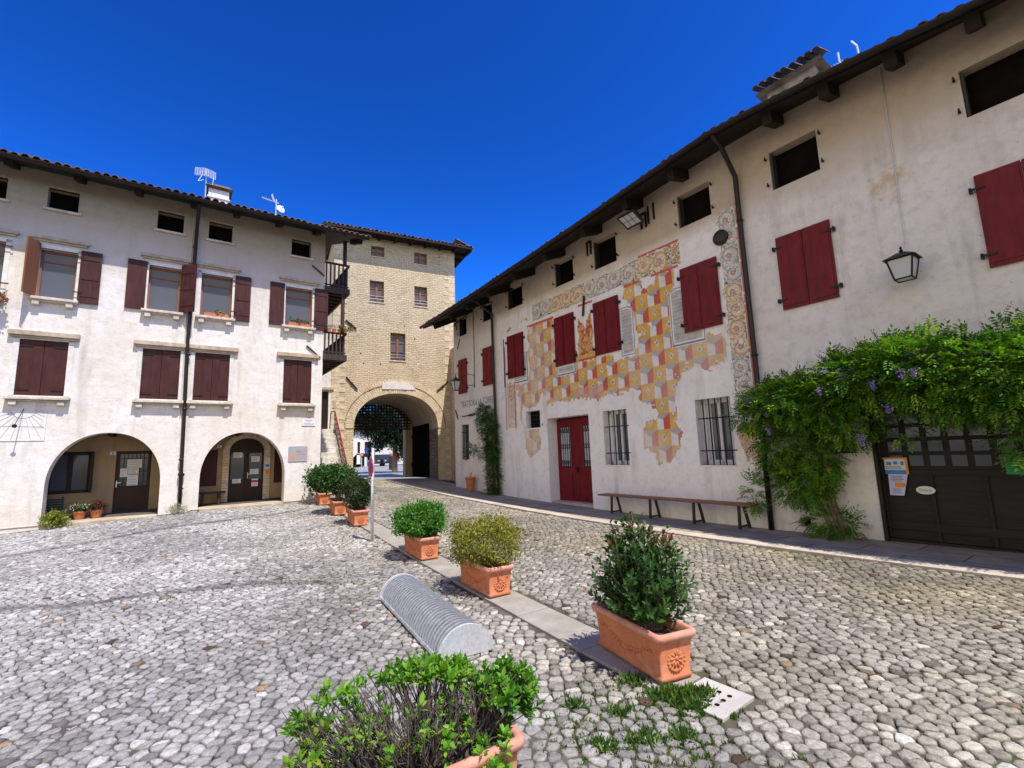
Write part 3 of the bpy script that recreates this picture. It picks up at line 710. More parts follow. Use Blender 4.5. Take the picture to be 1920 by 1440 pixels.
for u0, u1 in ((1.28, 1.62), (1.77, 2.11)): part('pane', MB().box(u0, u1, VB+.085, VB+.098, 1.12, 1.92), M['glass'], D2)
part('handle', MB().box(1.725, 1.74, VB+.03, VB+.07, 1.15, 1.33).box(1.725, 1.81, VB+.02, VB+.04, 1.27, 1.29), M['galv'], D2)
for u0, u1 in ((.2, .92), (2.46, 3.0)):
    part('portico_shutter', MB().box(u0, u1, VB+.05, VB+.09, .98, 2.05), M['maroon'], H)
# iron tie anchors
for a, b in (((3.15, 7.86), (3.53, 7.57)), ((3.05, 5.2), (3.47, 4.85))):
    part('wall_anchor', MB().bar((a[0], -.03, a[1]), (b[0], -.03, b[1]), .025, .04), M['iron'], H)
# downpipe
mb = MB().tube([(.05, -.80, 8.72), (.04, -.45, 8.55), (.03, -.10, 8.2), (.02, -.09, 6.8), (-.01, -.09, 5.0), (.02, -.09, 3.2), (.04, -.09, 1.3), (.05, -.09, .62)], .045, 10)
for z in (7.7, 6.2, 4.6, 3.1, 1.75): mb.tube([(.02, -.09, z), (.02, -.09, z+.05)], .058, 10)
dp = part('downpipe', mb, M['pipe'], H, smooth=True); mb = MB().tube([(.04, -.09, 1.35), (.045, -.09, 1.42)], .075, 12).tube([(.05, -.09, 1.0), (.05, -.09, 1.03)], .065, 12); part('pipe_collar', mb, M['pipe'], dp)
part('cable', MB().tube([(-.07, -.02, 8.9), (-.06, -.02, 7.2), (-.08, -.02, 5.0), (-.07, -.02, 2.9)], .008, 5), M['galv_dull'], H)
# roof
ev = -.85; ze = 8.80; sl = .36; run = 4.9
def soffit(mb, u0, u1, v0, v1, ez, sl, th): 
    n = max(1, int((u1-u0)/1.0)); 
    for i in range(n):
        a = u0+(u1-u0)*i/n; b = u0+(u1-u0)*(i+1)/n
        lo = [(a, v0, ez(a)), (b, v0, ez(b)), (b, v1, ez(b)+sl*(v1-v0)), (a, v1, ez(a)+sl*(v1-v0))]
        mb.hexa(lo+[(x, y, z+th) for x, y, z in lo])
    return mb
RB = part('roof', soffit(MB(), -6.8, 4.68, ev, ev+run, lambda u: ze-.05, sl, .06), M['beam'], H)
part('roof_slope', MB().quad((-6.8, ev+run, ze-.04+sl*run), (4.68, ev+run, ze-.04+sl*run), (4.68, 6.6, ze+.5), (-6.8, 6.6, ze+.5)), M['tile'], RB)
part('roof_tiles', tile_roof(MB(), LF, ev-.05, run+.05, sl, -6.8, 4.70, .178, .082, edge_z=lambda u: ze+.03), M['tile'], RB, normals=False)
mb = MB()
for u in [-6.0, -4.85, -3.67, -2.46, -1.29, -.08, .98, 2.11, 3.2, 4.5]: mb.bar((u, ev+.22, ze-.10+.22*sl), (u, .3, ze-.10+(.3-ev)*sl), .15, .20)
part('rafter', mb, M['beam'], RB)
mb = MB()
prof = [(math.cos(math.pi+math.pi*k/8)*.075, math.sin(math.pi+math.pi*k/8)*.075) for k in range(9)]
vs = [(u, ev-.06+x, ze+.0+y) for u in (-6.8, 4.7) for x, y in prof]; mb.add(vs, [(k, k+1, 9+k+1, 9+k) for k in range(8)])
part('gutter', mb, M['pipe'], RB, smooth=True, normals=False)
# chimney on the roof
ch = part('chimney', MB().box(.27, .83, 1.25, 1.75, 9.4, 10.32).box(.24, .86, 1.22, 1.78, 10.0, 10.04), M['plaster_white'], H)
part('chimney_cap', MB().hexa([(.18, 1.15, 10.36), (.92, 1.15, 10.36), (.92, 1.85, 10.36), (.18, 1.85, 10.36), (.3, 1.3, 10.5), (.8, 1.3, 10.5), (.8, 1.7, 10.5), (.3, 1.7, 10.5)]).box(.2, .9, 1.18, 1.82, 10.31, 10.36), M['tile'], ch)
# wooden balconies on the gable end
def balcony(z0, ztop, u1, v1, bal):
    B = part('wooden_balcony', MB().box(3.55, u1, 0, v1, z0-.02, z0+.04).box(3.55, u1+.03, -.05, .05, z0-.16, z0+.03).box(u1-.05, u1+.03, 0, v1, z0-.16, z0-.021), M['balcony_wood'], H)
    m = MB(); v = .25
    while v < v1: m.box(3.55, u1-.05, v, v+.09, z0-.14, z0-.021); v += .38
    part('joist', m, M['balcony_wood'], B)
    m = MB().box(3.55, u1+.02, -.03, .03, ztop-.06, ztop).box(u1-.03, u1+.03, .03, v1, ztop-.06, ztop).box(3.55, u1, -.02, .02, z0+.08, z0+.12)
    part('handrail', m, M['balcony_wood'], B)
    m = MB(); n = 6
    for k in range(n): 
        u = 3.60+(u1-3.66)*k/(n-1); m.box(u-.022, u+.022, -.02, .02, z0+.04, ztop-.06)
    v = .25
    while v < v1: m.box(u1-.022, u1+.022, v-.022, v+.022, z0+.04, ztop-.06); v += .2
    part('baluster', m, M['balcony_wood'], B)
    return B
B1 = balcony(7.22, 8.10, 4.32, 4.2, 1); part('post', MB().box(4.14, 4.24, -.02, .08, 8.10, 8.95), M['balcony_wood'], B1)
B2 = balcony(4.97, 5.74, 4.26, 4.4, 1); part('post', MB().box(4.10, 4.20, -.02, .08, 5.74, 7.06), M['balcony_wood'], B2)

# ------------------------------------------------------------------ staircase and the plain house end behind it
S = thing('stair_house', 'cream plastered house end with a brown door at the top of stone steps', 'house', LF, (3.6, 5.0, 0))
dr = rect(4.66, 4.96, 2.86, 4.46)
mb = MB().poly(rect(3.0, 5.12, .3, 10.2), [list(reversed(dr))], 5.0); mb.strip(dr, 5.0, 5.2)
mb.quad((5.12, 5, .3), (5.12, 8, .3), (5.12, 8, 10.2), (5.12, 5, 10.2)); mb.quad((3, 5, 10.2), (5.12, 5, 10.2), (5.12, 8, 10.2), (3, 8, 10.2))
part('wall', mb, M['plaster_left'], S, normals=False)
part('door', MB().box(4.6, 4.97, 5.1, 5.15, 2.86, 4.46), M['door_wood'], S)
part('door_frame', MB().box(4.96, 5.06, 4.97, 5.1, 2.86, 4.52), M['marble'], S); part('lintel', MB().box(4.5, 5.16, 4.9, 5.05, 4.52, 4.62), M['lintel'], S)
SC = thing('stone_staircase', 'worn white stone steps rising between the cream house and the brick tower', 'staircase', LF, (4.1, .9, .9))
n = 12; z0, z1 = .62, 2.80
for k in range(n):
    va = .95+(3.9-.95)*k/n; zt = z0+(z1-z0)*(k+1)/n; sh = .28*k/n
    part('step', MB().box(3.56, 4.60+sh, va, va+.40, zt-.20, zt), M['step'], SC, bevel=.012)
part('stair_side', MB().add([(4.56, .98, .2), (4.56, .98, .6), (4.84, 3.9, 2.6), (4.84, 5, 2.6), (4.84, 5, .2)], [(0, 1, 2, 3, 4)]), M['step'], SC)
part('landing', MB().box(3.56, 5.02, 3.85, 5.0, 2.6, 2.80).box(3.56, 5.05, 3.8, 5.0, 2.74, 2.802), M['step'], SC, bevel=.01)
A, Bq = Vector((4.62, .95, .75)), Vector((4.96, 3.95, 2.80)); rail = MB()
hh = Vector((0, 0, .74))
rl = part('handrail', MB().bar(A+hh, Bq+hh, .05, .04).bar(Bq+hh, Bq+hh+Vector((-.14, .0, -.04)), .045, .04), M['red_dull'], SC)
m = MB()
for k in range(11):
    p = A.lerp(Bq, k/10); m.bar(p, p+hh, .022)
for k in range(10):
    p, q = A.lerp(Bq, k/10), A.lerp(Bq, (k+1)/10); m.bar(p+hh*.1, q+hh*.5, .014); m.bar(p+hh*.9, q+hh*.5, .014)
m.bar(A+hh*.08, Bq+hh*.08, .02); m.bar(Bq, Bq+Vector((-.18, 0, 0)), .02); m.bar(Bq+hh+Vector((-.14, 0, -.04)), Bq+Vector((-.18, 0, 0)), .03)
part('iron_railing', m, M['iron'], SC)
tag(solo('meter_box', MB().box(5.13, 5.31, 4.93, 5.03, 3.83, 4.1).box(5.13, 5.31, 4.925, 5.03, 3.76, 3.83), M['lintel'], LF, (5.2, 5, 3.8)), 'small beige meter box on the wall above the stone steps', 'meter box')
# ------------------------------------------------------------------ gate tower
T = thing('gate_tower', 'tall pale brick gate tower with a big round arch through its foot', 'tower', TF, (4.7, 0, 0))
TZ = 12.0; UL, UR = 1.95, 7.49
tw = [(3.47, 4.10, 8.58, 9.57), (5.50, 6.12, 8.59, 9.56), (4.40, 5.08, 5.94, 7.21), (3.51, 4.11, 10.73, 11.22), (5.50, 6.12, 10.66, 11.23)]
def tower_arch(u0=2.87, u1=6.58, zb=.2, zs=2.9, zt=4.44): return arch_loop(u0, u1, zb, zs, zt, 32, 2.15)
ta = tower_arch()
holes = [rect(*q) for q in tw]
mb = MB().poly(rect(UL, UR, -.2, TZ), [list(reversed(h)) for h in holes+[ta]], 0)
for h in holes: mb.strip(h, 0, .3)
mb.strip([p for p in ta[2:]], 0, .8, closed=False)
D_ = 5.2
for u in (UL, UR): mb.quad((u, 0, -.2), (u, D_, -.2), (u, D_, TZ), (u, 0, TZ))
fa = arch_loop(2.6, 6.2, .2, 2.95, 4.5, 32, 2.15)
mb.poly(rect(UL, UR, -.2, TZ), [list(reversed(fa))], D_-.02, True)
part('wall', mb, M['brick'], T, normals=False)
# passage lining
part('vault', MB().strip([p for p in ta[2:]], .8, D_-.6, closed=False), M['vault'], T, smooth=True, normals=False)
mb = MB()
for u in (2.87, 6.58): mb.quad((u, -.0, -.2), (u, D_-.6, -.2), (u, D_-.6, 2.9), (u, 0, 2.9))
part('passage_wall', mb, M['rough_stone'], T, normals=False)
mb = MB().poly(tower_arch(zb=-.1), [list(reversed(fa))], D_-.6)
part('far_arch', mb.strip(fa, D_-.6, D_-.03), M['vault'], T, normals=False)
part('gate_leaf', MB().box(6.52, 6.56, 1.35, 4.4, .5, 3.2).box(6.47, 6.50, 1.35, 4.4, 1.1, 1.25).box(6.47, 6.50, 1.35, 4.4, 2.6, 2.75), M['void'], T)
# wooden lattice filling the head of the far arch
mb = MB(); k = 2.7
while k < 6.3:
    mb.box(k-.035, k+.035, D_-.66, D_-.62, 3.08, 4.6); k += .155
z = 3.10
while z < 4.6: mb.box(2.6, 6.45, D_-.70, D_-.66, z-.035, z+.035); z += .155
part('lattice', mb, M['dark_wood'], T)
# ring of bricks and stone head
ring = MB(); n = 64
c, a = (2.87+6.58)/2, (6.58-2.87)/2
def pt(t, e): 
    x = math.cos(t); p = 2.15
    return (c+(a+e)*x, 2.9+(1.54+e)*max(0, 1-abs(x)**p)**(1/p))
for k in range(n):
    t0, t1 = math.pi*k/n+.004, math.pi*(k+1)/n-.004; e = .34+rnd.uniform(-.02, .02); o = rnd.uniform(.008, .03)
    q = [pt(t0, 0), pt(t1, 0), pt(t1, e), pt(t0, e)]
    ring.hexa([(p[0], -o, p[1]) for p in q]+[(p[0], .05, p[1]) for p in q])
for k in range(n):
    t0, t1 = math.pi*k/n+.005, math.pi*(k+1)/n-.005; o = rnd.uniform(.004, .012)
    if .15 < t0 < 2.99:
        q = [pt(t0, .40), pt(t1, .40), pt(t1, .62), pt(t0, .62)]
        ring.hexa([(p[0], -o, p[1]) for p in q]+[(p[0], .05, p[1]) for p in q])
part('arch_ring', ring, M['voussoir'], T)
m = MB(); pth = [(pt(math.pi*k/60, .37)[0], -.012, pt(math.pi*k/60, .37)[1]) for k in range(61)]
m.tube(pth, .011, 5); part('arch_groove', m, M['rough_stone'], T)
m = MB().prism([(4.05, 4.62), (5.56, 4.62), (5.42, 4.80), (4.95, 4.97), (4.30, 4.94), (4.05, 4.86)], -.05, .02); part('keystone_panel', m, M['marble'], T, bevel=.02)
for u in (UL+.0, UR-.0):
    q = MB(); z = .3; alt = 0
    while z < TZ-.3:
        h = rnd.uniform(.14, .26); l = .55 if alt else .32
        a_, b_ = (u-.012, u+l) if u == UL else (u-l, u+.012)
        q.box(a_, b_, -.014, .1, z, z+h-.012); z += h; alt = 1-alt
    part('quoin', q, M['voussoir'], T)
for (a_, b_, c_, d_) in tw:
    Wd = part('window', MB().box(a_, a_+.05, .13, .2, c_, d_).box(b_-.05, b_, .13, .2, c_, d_).box(a_, b_, .13, .2, c_, c_+.05).box(a_, b_, .13, .2, d_-.05, d_).box((a_+b_)/2-.045, (a_+b_)/2+.045, .12, .2, c_, d_), M['frame_wood'], T)
    m = MB(); nb = 3 if d_-c_ > .8 else 2
    for k in range(1, nb): z = c_+(d_-c_)*k/nb; m.box(a_, b_, .14, .19, z-.015, z+.015)
    part('glazing_bar', m, M['frame_wood'], Wd); part('pane', MB().box(a_, b_, .17, .18, c_, d_), M['glass'], Wd)
    part('sill', MB().box(a_-.04, b_+.04, -.03, .1, c_-.05, c_), M['voussoir'], Wd)
    if d_-c_ > .8: part('guard_bar', MB().box(a_, b_, .02, .035, c_+.14, c_+.16).box(a_, b_, .02, .035, c_+.27, c_+.285), M['galv'], Wd)
for p, q_ in (((2.53, 5.1), (3.0, 4.56)), ((6.55, 4.61), (7.1, 5.06)), ((2.47, 7.61), (2.92, 7.25))):
    part('wall_anchor', MB().bar((p[0], -.04, p[1]), (q_[0], -.04, q_[1]), .035, .05).box((p[0]+q_[0])/2-.04, (p[0]+q_[0])/2+.04, -.07, -.01, (p[1]+q_[1])/2-.04, (p[1]+q_[1])/2+.04), M['iron'], T)
for _ in range(9):
    u, z = rnd.uniform(2.3, 7.2), rnd.uniform(5.2, 11.2)
    if all(not (a_-.2 < u < b_+.2 and c_-.2 < z < d_+.2) for a_, b_, c_, d_ in tw): part('putlog_hole', MB().box(u-.028, u+.028, -.004, .01, z-.026, z+.026), M['void'], T)
# hipped roof
ov = .6; e0, e1, ez, sl = UL-.55, UR+.78, 11.60, .34
RB = part('roof', MB().hexa([(e0, -ov, ez), (e1, -ov, ez), (e1, D_+ov, ez), (e0, D_+ov, ez), (e0+2.6, 2.2, ez+1.0), (e1-2.6, 2.2, ez+1.0), (e1-2.6, 3.0, ez+1.0), (e0+2.6, 3.0, ez+1.0)]), M['beam'], T)
part('roof_tiles', tile_roof(MB(), TF, -ov-.04, 2.8, .355, e0, e1, .18, .082, edge_z=lambda u: ez+.05), M['tile'], RB, normals=False)
mb = MB(); v = -ov+.1
while v < D_+ov:
    vs = []
    for x in (0, .9):
        for k in range(7): vs.append((e1+.04-x, v+math.cos(math.pi*k/6)*.082, ez+.05+.35*x+math.sin(math.pi*k/6)*.082))
    mb.add(vs, [(k, k+1, 8+k, 7+k) for k in range(6)]); v += .18
part('side_tiles', mb, M['tile'], RB, normals=False)
mb = MB(); u = e0+.3
while u < e1: mb.bar((u, -ov+.08, ez-.05), (u, .1, ez-.02), .11, .13); u += .72
v = .2
while v < D_: mb.bar((e1-.1, v, ez-.05), (UR-.1, v, ez-.02), .11, .13); v += .72
part('rafter', mb, M['beam'], RB)
part('eave_board', MB().box(e0, e1, -ov-.03, -ov, ez-.04, ez+.06), M['beam'], RB)
# lower brick wall closing the gap towards the trattoria
pu, pv = TF.inv(RF.w(-16.72, 1.0)); m = MB(); m.bar((UR-.1, .35, 3.2), (pu, pv, 3.2), .35, 6.8); part('side_wall', m, M['brick'], T)
# ------------------------------------------------------------------ houses on the right
UK = [-17.2, -16.5, -14.6, -12.8, -10.1, -8.0, -6.35, -4.5, -3.4, -2.46, -1.67, -.72, 3.6]
EK = [6.83, 6.86, 6.98, 7.09, 7.38, 7.62, 7.82, 8.0, 7.93, 7.84, 7.75, 7.61, 7.2]
OK_ = [1.25, 1.24, 1.2, 1.17, 1.01, .88, .81, .74, .70, .67, .65, .63, .60]
def ezR(u): return float(np.interp(u, UK, EK))             # eave tile height
def ovR(u): return float(np.interp(u, UK, OK_))            # eave overhang
def wzR(u): return float(np.interp(u, [-17, -13.5, -10, -6, -4, -1, 3.6], [7.30, 7.42, 7.68, 7.95, 8.05, 7.86, 7.5]))   # roof underside where it meets the wall
SLR = .33
def roof_right(Hs, u0, u1, beams):
    m = MB(); n = max(4, int((u1-u0)/.9)); us = np.linspace(u0, u1, n+1)
    for a, b in zip(us, us[1:]):
        for (f0, f1) in ((lambda u: (-ovR(u), ezR(u)-.13), lambda u: (0, wzR(u))), (lambda u: (0, wzR(u)), lambda u: (4.6, wzR(u)+4.6*SLR))):
            lo = [(a, *f0(a)), (b, *f0(b)), (b, *f1(b)), (a, *f1(a))]; m.hexa(lo+[(x, y, z+.07) for x, y, z in lo])
    RB = part('roof', m, M['beam'], Hs)
    mb = MB(); u = u0+.095; r = .085; seg = 6
    while u < u1:
        dz, du, ext = rnd.uniform(-.012, .012), rnd.uniform(-.012, .012), rnd.uniform(-.03, .03); ln = [(-ovR(u)-.06+ext, ezR(u)-.045+dz), (0, wzR(u)+.075+dz), (4.6, wzR(u)+.075+4.6*SLR)]; vs = []
        for (v, z) in ln:
            for rr_ in (r, r*.78):
                for k in range(seg+1): vs.append((u+du+math.cos(math.pi*k/seg)*rr_, v, z+math.sin(math.pi*k/seg)*rr_))
        q = 2*(seg+1); fs = []
        for k in range(seg):
            fs.append((seg+1+k, k+seg+2, k+1, k))
            for i in (0, 1): fs += [(i*q+k, i*q+k+1, (i+1)*q+k+1, (i+1)*q+k), (i*q+seg+2+k, i*q+seg+1+k, (i+1)*q+seg+1+k, (i+1)*q+seg+2+k)]
        mb.add(vs, fs); u += .19
    part('roof_tiles', mb, M['tile'], RB, normals=False)
    part('roof_slope', MB().quad((u0, 4.6, wzR(u0)+.1+SLR*4.6), (u1, 4.6, wzR(u1)+.1+SLR*4.6), (u1, 8, 7.5), (u0, 8, 7.5)), M['tile'], RB)
    mb = MB()
    for u in beams:
        o = ovR(u); e = ezR(u)-.24; w_ = wzR(u)-.11; mb.bar((u, -o*.78, e+(w_-e)*.22), (u, .25, w_+(w_-e)/o*.25), .17, .22)
    part('rafter', mb, M['beam'], RB)
    mb = MB(); prof = [(math.cos(math.pi+math.pi*k/8)*.07, math.sin(math.pi+math.pi*k/8)*.07) for k in range(9)]
    vs = [(u, -ovR(u)-.10+x, ezR(u)-.06+y) for u in us for x, y in prof]; mb.add(vs, [(9*i+k, 9*i+k+1, 9*i+9+k+1, 9*i+9+k) for i in range(len(us)-1) for k in range(8)])
    part('gutter', mb, M['pipe'], RB, smooth=True, normals=False)
    return RB
def wall_right(Hs, u0, u1, holes, mat, depth):
    us = np.linspace(u0, u1, 12)
    outer = [(u, gzf(RF, u, 0)-.4) for u in us]+[(u, wzR(u)+.03) for u in us[::-1]]
    mb = MB().poly(outer, [list(reversed(h)) for h in holes], 0)
    for h, d in zip(holes, depth): mb.strip(h, 0, d)
    for u in (u0, u1): mb.quad((u, 0, -.4), (u, 6, -.4), (u, 6, 8), (u, 0, wzR(u)+.03))
    mb.quad((u0, 6, -.4), (u1, 6, -.4), (u1, 6, 7.6), (u0, 6, 7.6))
    return part('wall', mb, mat, Hs, normals=False)
def attic_right(Hs, a, b, z0, z1):
    f = part('attic_window', MB().box(a-.02, b+.02, .22, .26, z0-.02, z1+.02), M['void'], Hs)
    part('shutter', MB().box(a+.01, a+.04, .03, .20, z0+.03, z1-.03), M['dark_shutter'], f)
    m = MB()
    for u in (a-.06, b+.06):
        for z in (z0+.12, z1-.12): m.box(u-.015, u+.015, -.06, .02, z-.015, z+.015); m.box(u-.012, u+.012, -.06, -.045, z-.015, z+.05)
    part('hinge_pin', m, M['iron'], f)
def shutters_right(Hs, a, b, z0, z1, mat, nm='shuttered_window'):
    c = (a+b)/2
    W = part(nm, MB().box(a, c-.006, -.05, -.012, z0, z1).box(a+.03, c-.03, -.060, -.05, z0+.06, z1-.06), mat, Hs)
    part('shutter', MB().box(c+.006, b, -.05, -.012, z0, z1).box(c+.03, b-.03, -.060, -.05, z0+.06, z1-.06), mat, W)
    for u0, u1 in ((a-.07, a+.10), (b-.10, b+.07)):
        for z in (z0+.17, z1-.22): part('hinge', MB().box(u0, u1, -.075, -.062, z, z+.035).box(u0 if u0 < a else u1-.03, u0+.03 if u0 < a else u1, -.075, .01, z-.02, z+.055), M['iron'], W)
    return W
def grille(mb, a, b, z0, z1, nv, hz, y, r=.014):
    for k in range(nv): u = a+(b-a)*(k+.5)/nv; mb.tube([(u, y, z0), (u, y, z1)], r, 6)
    for z in hz: mb.tube([(a-.05, y-.02, z), (b+.05, y-.02, z)], r, 6)
    return mb

# --- trattoria at the far end
HT = thing('trattoria_house', 'narrow white house with small red shutters and painted lettering beside the gate tower', 'house', RF, (-15.2, 0, 0))
t_att = [(-16.29, -15.69, 6.37, 7.14), (-14.48, -13.84, 6.53, 7.22)]
cg = (-16.20, -15.66, 1.46, 2.8); td = (-14.52, -13.92, .2, 2.4)
holes = [rect(*q) for q in t_att]+[rect(*cg), rect(*td)]
wall_right(HT, -16.74, -13.55, holes, M['plaster_trattoria'], [.25, .25, .25, .35])
for q in t_att: attic_right(HT, *q)
shutters_right(HT, -16.32, -15.69, 4.03, 5.40, M['red_dull']); shutters_right(HT, -14.50, -13.84, 4.12, 5.52, M['red_dull'])
g = part('grille_window', MB().box(cg[0], cg[1], .2, .24, cg[2], cg[3]), M['glass'], HT); part('grille', grille(MB(), cg[0], cg[1], cg[2], cg[3], 5, (1.75, 2.5), .03), M['iron'], g)
dd = part('door', MB().box(td[0], td[1], .28, .33, td[2], td[3]), M['red_dull'], HT); part('door_step', MB().box(td[0]-.05, td[1]+.05, -.12, .3, .05, .40), M['sill'], dd)
roof_right(HT, -17.0, -13.55, [-16.55, -15.3, -14.1])
part('downpipe', MB().tube([(-13.5, -1.2, 6.98), (-13.55, -.85, 6.95), (-13.72, -.10, 6.65), (-13.72, -.09, 5), (-13.68, -.09, 3), (-13.62, -.09, .3)], .045, 10), M['pipe'], HT, smooth=True)
part('cable', MB().tube([(-16.7, -.03, 6.95), (-15.6, -.03, 7.12), (-14.3, -.04, 7.35), (-13.6, -.04, 7.42)], .018, 6).tube([(-15.15, -.02, 7.2), (-15.12, -.02, 5.9), (-15.13, -.02, 4.7)], .012, 6), M['iron'], HT)
part('wall_anchor', MB().bar((-16.52, -.03, 7.0), (-16.42, -.03, 6.7), .03), M['iron'], HT); part('wall_anchor', MB().bar((-16.2, -.03, 6.25), (-16.38, -.03, 5.9), .025), M['iron'], HT)
def text_mb(s, size, fr_u, z, y=-.006, width=None, spacing=1.0, depth=0):
    c = bpy.data.curves.new('lettering', 'FONT'); c.body = s; c.size = size; c.space_character = spacing
    o = bpy.data.objects.new('lettering', c); COL.objects.link(o); dg = bpy.context.evaluated_depsgraph_get(); dg.update()
    m = o.evaluated_get(dg).to_mesh(); vs = [tuple(v.co) for v in m.vertices]; fs = [tuple(p.vertices) for p in m.polygons]
    o.evaluated_get(dg).to_mesh_clear(); bpy.data.objects.remove(o); bpy.data.curves.remove(c)
    x0 = min(v[0] for v in vs); x1 = max(v[0] for v in vs); k = (width/(x1-x0)) if width else 1
    return MB().add([(fr_u+(v[0]-x0)*k, y, z+v[1]) for v in vs], fs)
part('sign_bracket', MB().bar((-16.05, -.05, 3.12), (-15.15, -.05, 3.14), .03).box(-15.55, -15.3, -.07, -.03, 3.09, 3.17).bar((-16.62, -.03, 3.42), (-16.42, -.03, 3.05), .03), M['iron'], HT)
part('lettering', text_mb('TRATTORIA LA TORRE', .35, -16.2, 3.47, -.004, 2.28), M['fade_ink'], HT)

# --- the frescoed house
HF = thing('frescoed_house', 'white house painted with ochre and red cube pattern and leafy scrolls, with dark red shutters', 'house', RF, (-9, 0, 0))
f_att = [(-12.85, -12.0, 6.57, 7.33), (-10.34, -9.53, 6.61, 7.38), (-8.69, -7.88, 6.6, 7.42), (-5.98, -5.17, 6.68, 7.46)]
fsh = [(-12.91, -12.02, 4.155, 5.62), (-10.44, -9.60, 4.175, 5.65), (-8.80, -7.92, 4.2, 5.665), (-6.04, -5.15, 4.21, 5.70)]
g0, g1, g2 = (-12.05, -11.33, 2.42, 2.96), (-8.71, -7.90, 1.28, 2.68), (-5.975, -5.165, 1.285, 2.69)
dr = (-11.0, -9.24, .0, 2.66)
holes = [rect(*q) for q in f_att]+[rect(*g0), rect(*g1), rect(*g2), rect(*dr)]
wall_right(HF, -13.55, -4.62, holes, M['plaster_right'], [.25]*4+[.25, .34, .34, .45])
for q in f_att: attic_right(HF, *q)
for q in fsh: shutters_right(HF, *q, M['red'])
g = part('small_window', MB().box(g0[0], g0[1], .2, .24, g0[2], g0[3]), M['void'], HF); part('grille', grille(MB(), g0[0]+.15, g0[1], g0[2], g0[3], 4, (2.56, 2.69, 2.83), .16, .011), M['iron'], g)
for (a, b, c, d) in (g1, g2):
    W = part('barred_window', MB().box(a, a+.09, .24, .32, c, d).box(b-.09, b, .24, .32, c, d).box(a, b, .24, .32, d-.09, d).box(a, b, .24, .32, c, c+.10).box((a+b)/2-.03, (a+b)/2+.03, .24, .32, c, d), M['white'], HF)
    part('pane', MB().box(a, b, .30, .31, c, d), M['glass'], W)
    cu = MB()
    for s0, s1 in ((a+.09, a+.20), (b-.24, b-.09)):
        n = 10
        for k in range(n):
            x0, x1 = s0+(s1-s0)*k/n, s0+(s1-s0)*(k+1)/n; cu.quad((x0, .285+.012*(k % 2), c+.1), (x1, .285+.012*((k+1) % 2), c+.1), (x1, .285+.012*((k+1) % 2), d-.09), (x0, .285+.012*(k % 2), d-.09))
    part('curtain', cu, M['paper'], W, normals=False)
    part('grille', grille(MB(), a+.10, b, c, d, 4 if a < -8 else 5, (c+.30, d-.42), .02, .015), M['iron'], W)
    part('sill', MB().box(a-.02, b+.02, -.012, .3, c-.04, c), M['white'], W)
D = part('door', MB().box(dr[0], -10.123, .38, .43, .22, 2.62).box(-10.117, dr[1], .38, .43, .22, 2.62), M['red'], HF)
for a, b in ((-10.80, -10.42), (-9.82, -9.44)):
    part('door_panel', MB().box(a-.03, b+.03, .365, .38, .40, 1.02), M['red'], D); part('pane', MB().box(a, b, .355, .378, 1.22, 2.38), M['glass_pale'], D)
    m = MB()
    for k in range(5): u = a+(b-a)*k/4; m.tube([(u, .34, 1.22), (u, .34, 2.38)], .009, 5)
    for z in (1.22, 1.38, 2.22, 2.38): m.tube([(a, .34, z), (b, .34, z)], .009, 5)
    for k in range(4):
        u = a+(b-a)*(k+.5)/4; m.tube([(u+.04*math.cos(t), .335, 1.8+.06*math.sin(t)) for t in np.linspace(0, 2*math.pi, 11)], .008, 5)
        for z, s in ((1.22, 1), (2.38, -1)): m.tube([(u-.047, .335, z), (u, .335, z+.16*s), (u+.047, .335, z)], .008, 5)
    part('grille', m, M['iron'], D)
part('handle', MB().box(-10.17, -10.14, .33, .38, 1.05, 1.2), M['iron'], D)
part('door_step', MB().box(dr[0], dr[1], .05, .44, .0, .215), M['kerb'], D)
roof_right(HF, -13.55, -4.62, [-12.75, -11.35, -9.9, -8.4, -7.0, -5.7])
part('downpipe', MB().tube([(-4.56, -.80, 7.88), (-4.56, -.5, 7.75), (-4.53, -.10, 7.2), (-4.53, -.09, 5), (-4.53, -.09, 2.6), (-4.56, -.09, .1)], .05, 10).tube([(-4.53, -.09, 6.2), (-4.53, -.09, 6.24)], .066, 10).tube([(-4.53, -.09, 3.4), (-4.53, -.09, 3.44)], .066, 10).tube([(-4.55, -.09, 1.0), (-4.55, -.09, 1.04)], .07, 10), M['pipe'], HF, smooth=True)
for u in (-8.9, -7.0): part('iron_hook', MB().box(u-.015, u+.015, -.05, 0, 7.1, 7.5).box(u+.12, u+.15, -.05, 0, 7.1, 7.5).box(u-.015, u+.15, -.05, 0, 7.46, 7.5), M['iron'], HF)
part('wall_anchor', MB().bar((-9.12, -.04, 5.98), (-9.2, -.04, 5.42), .03, .05), M['iron'], HF)

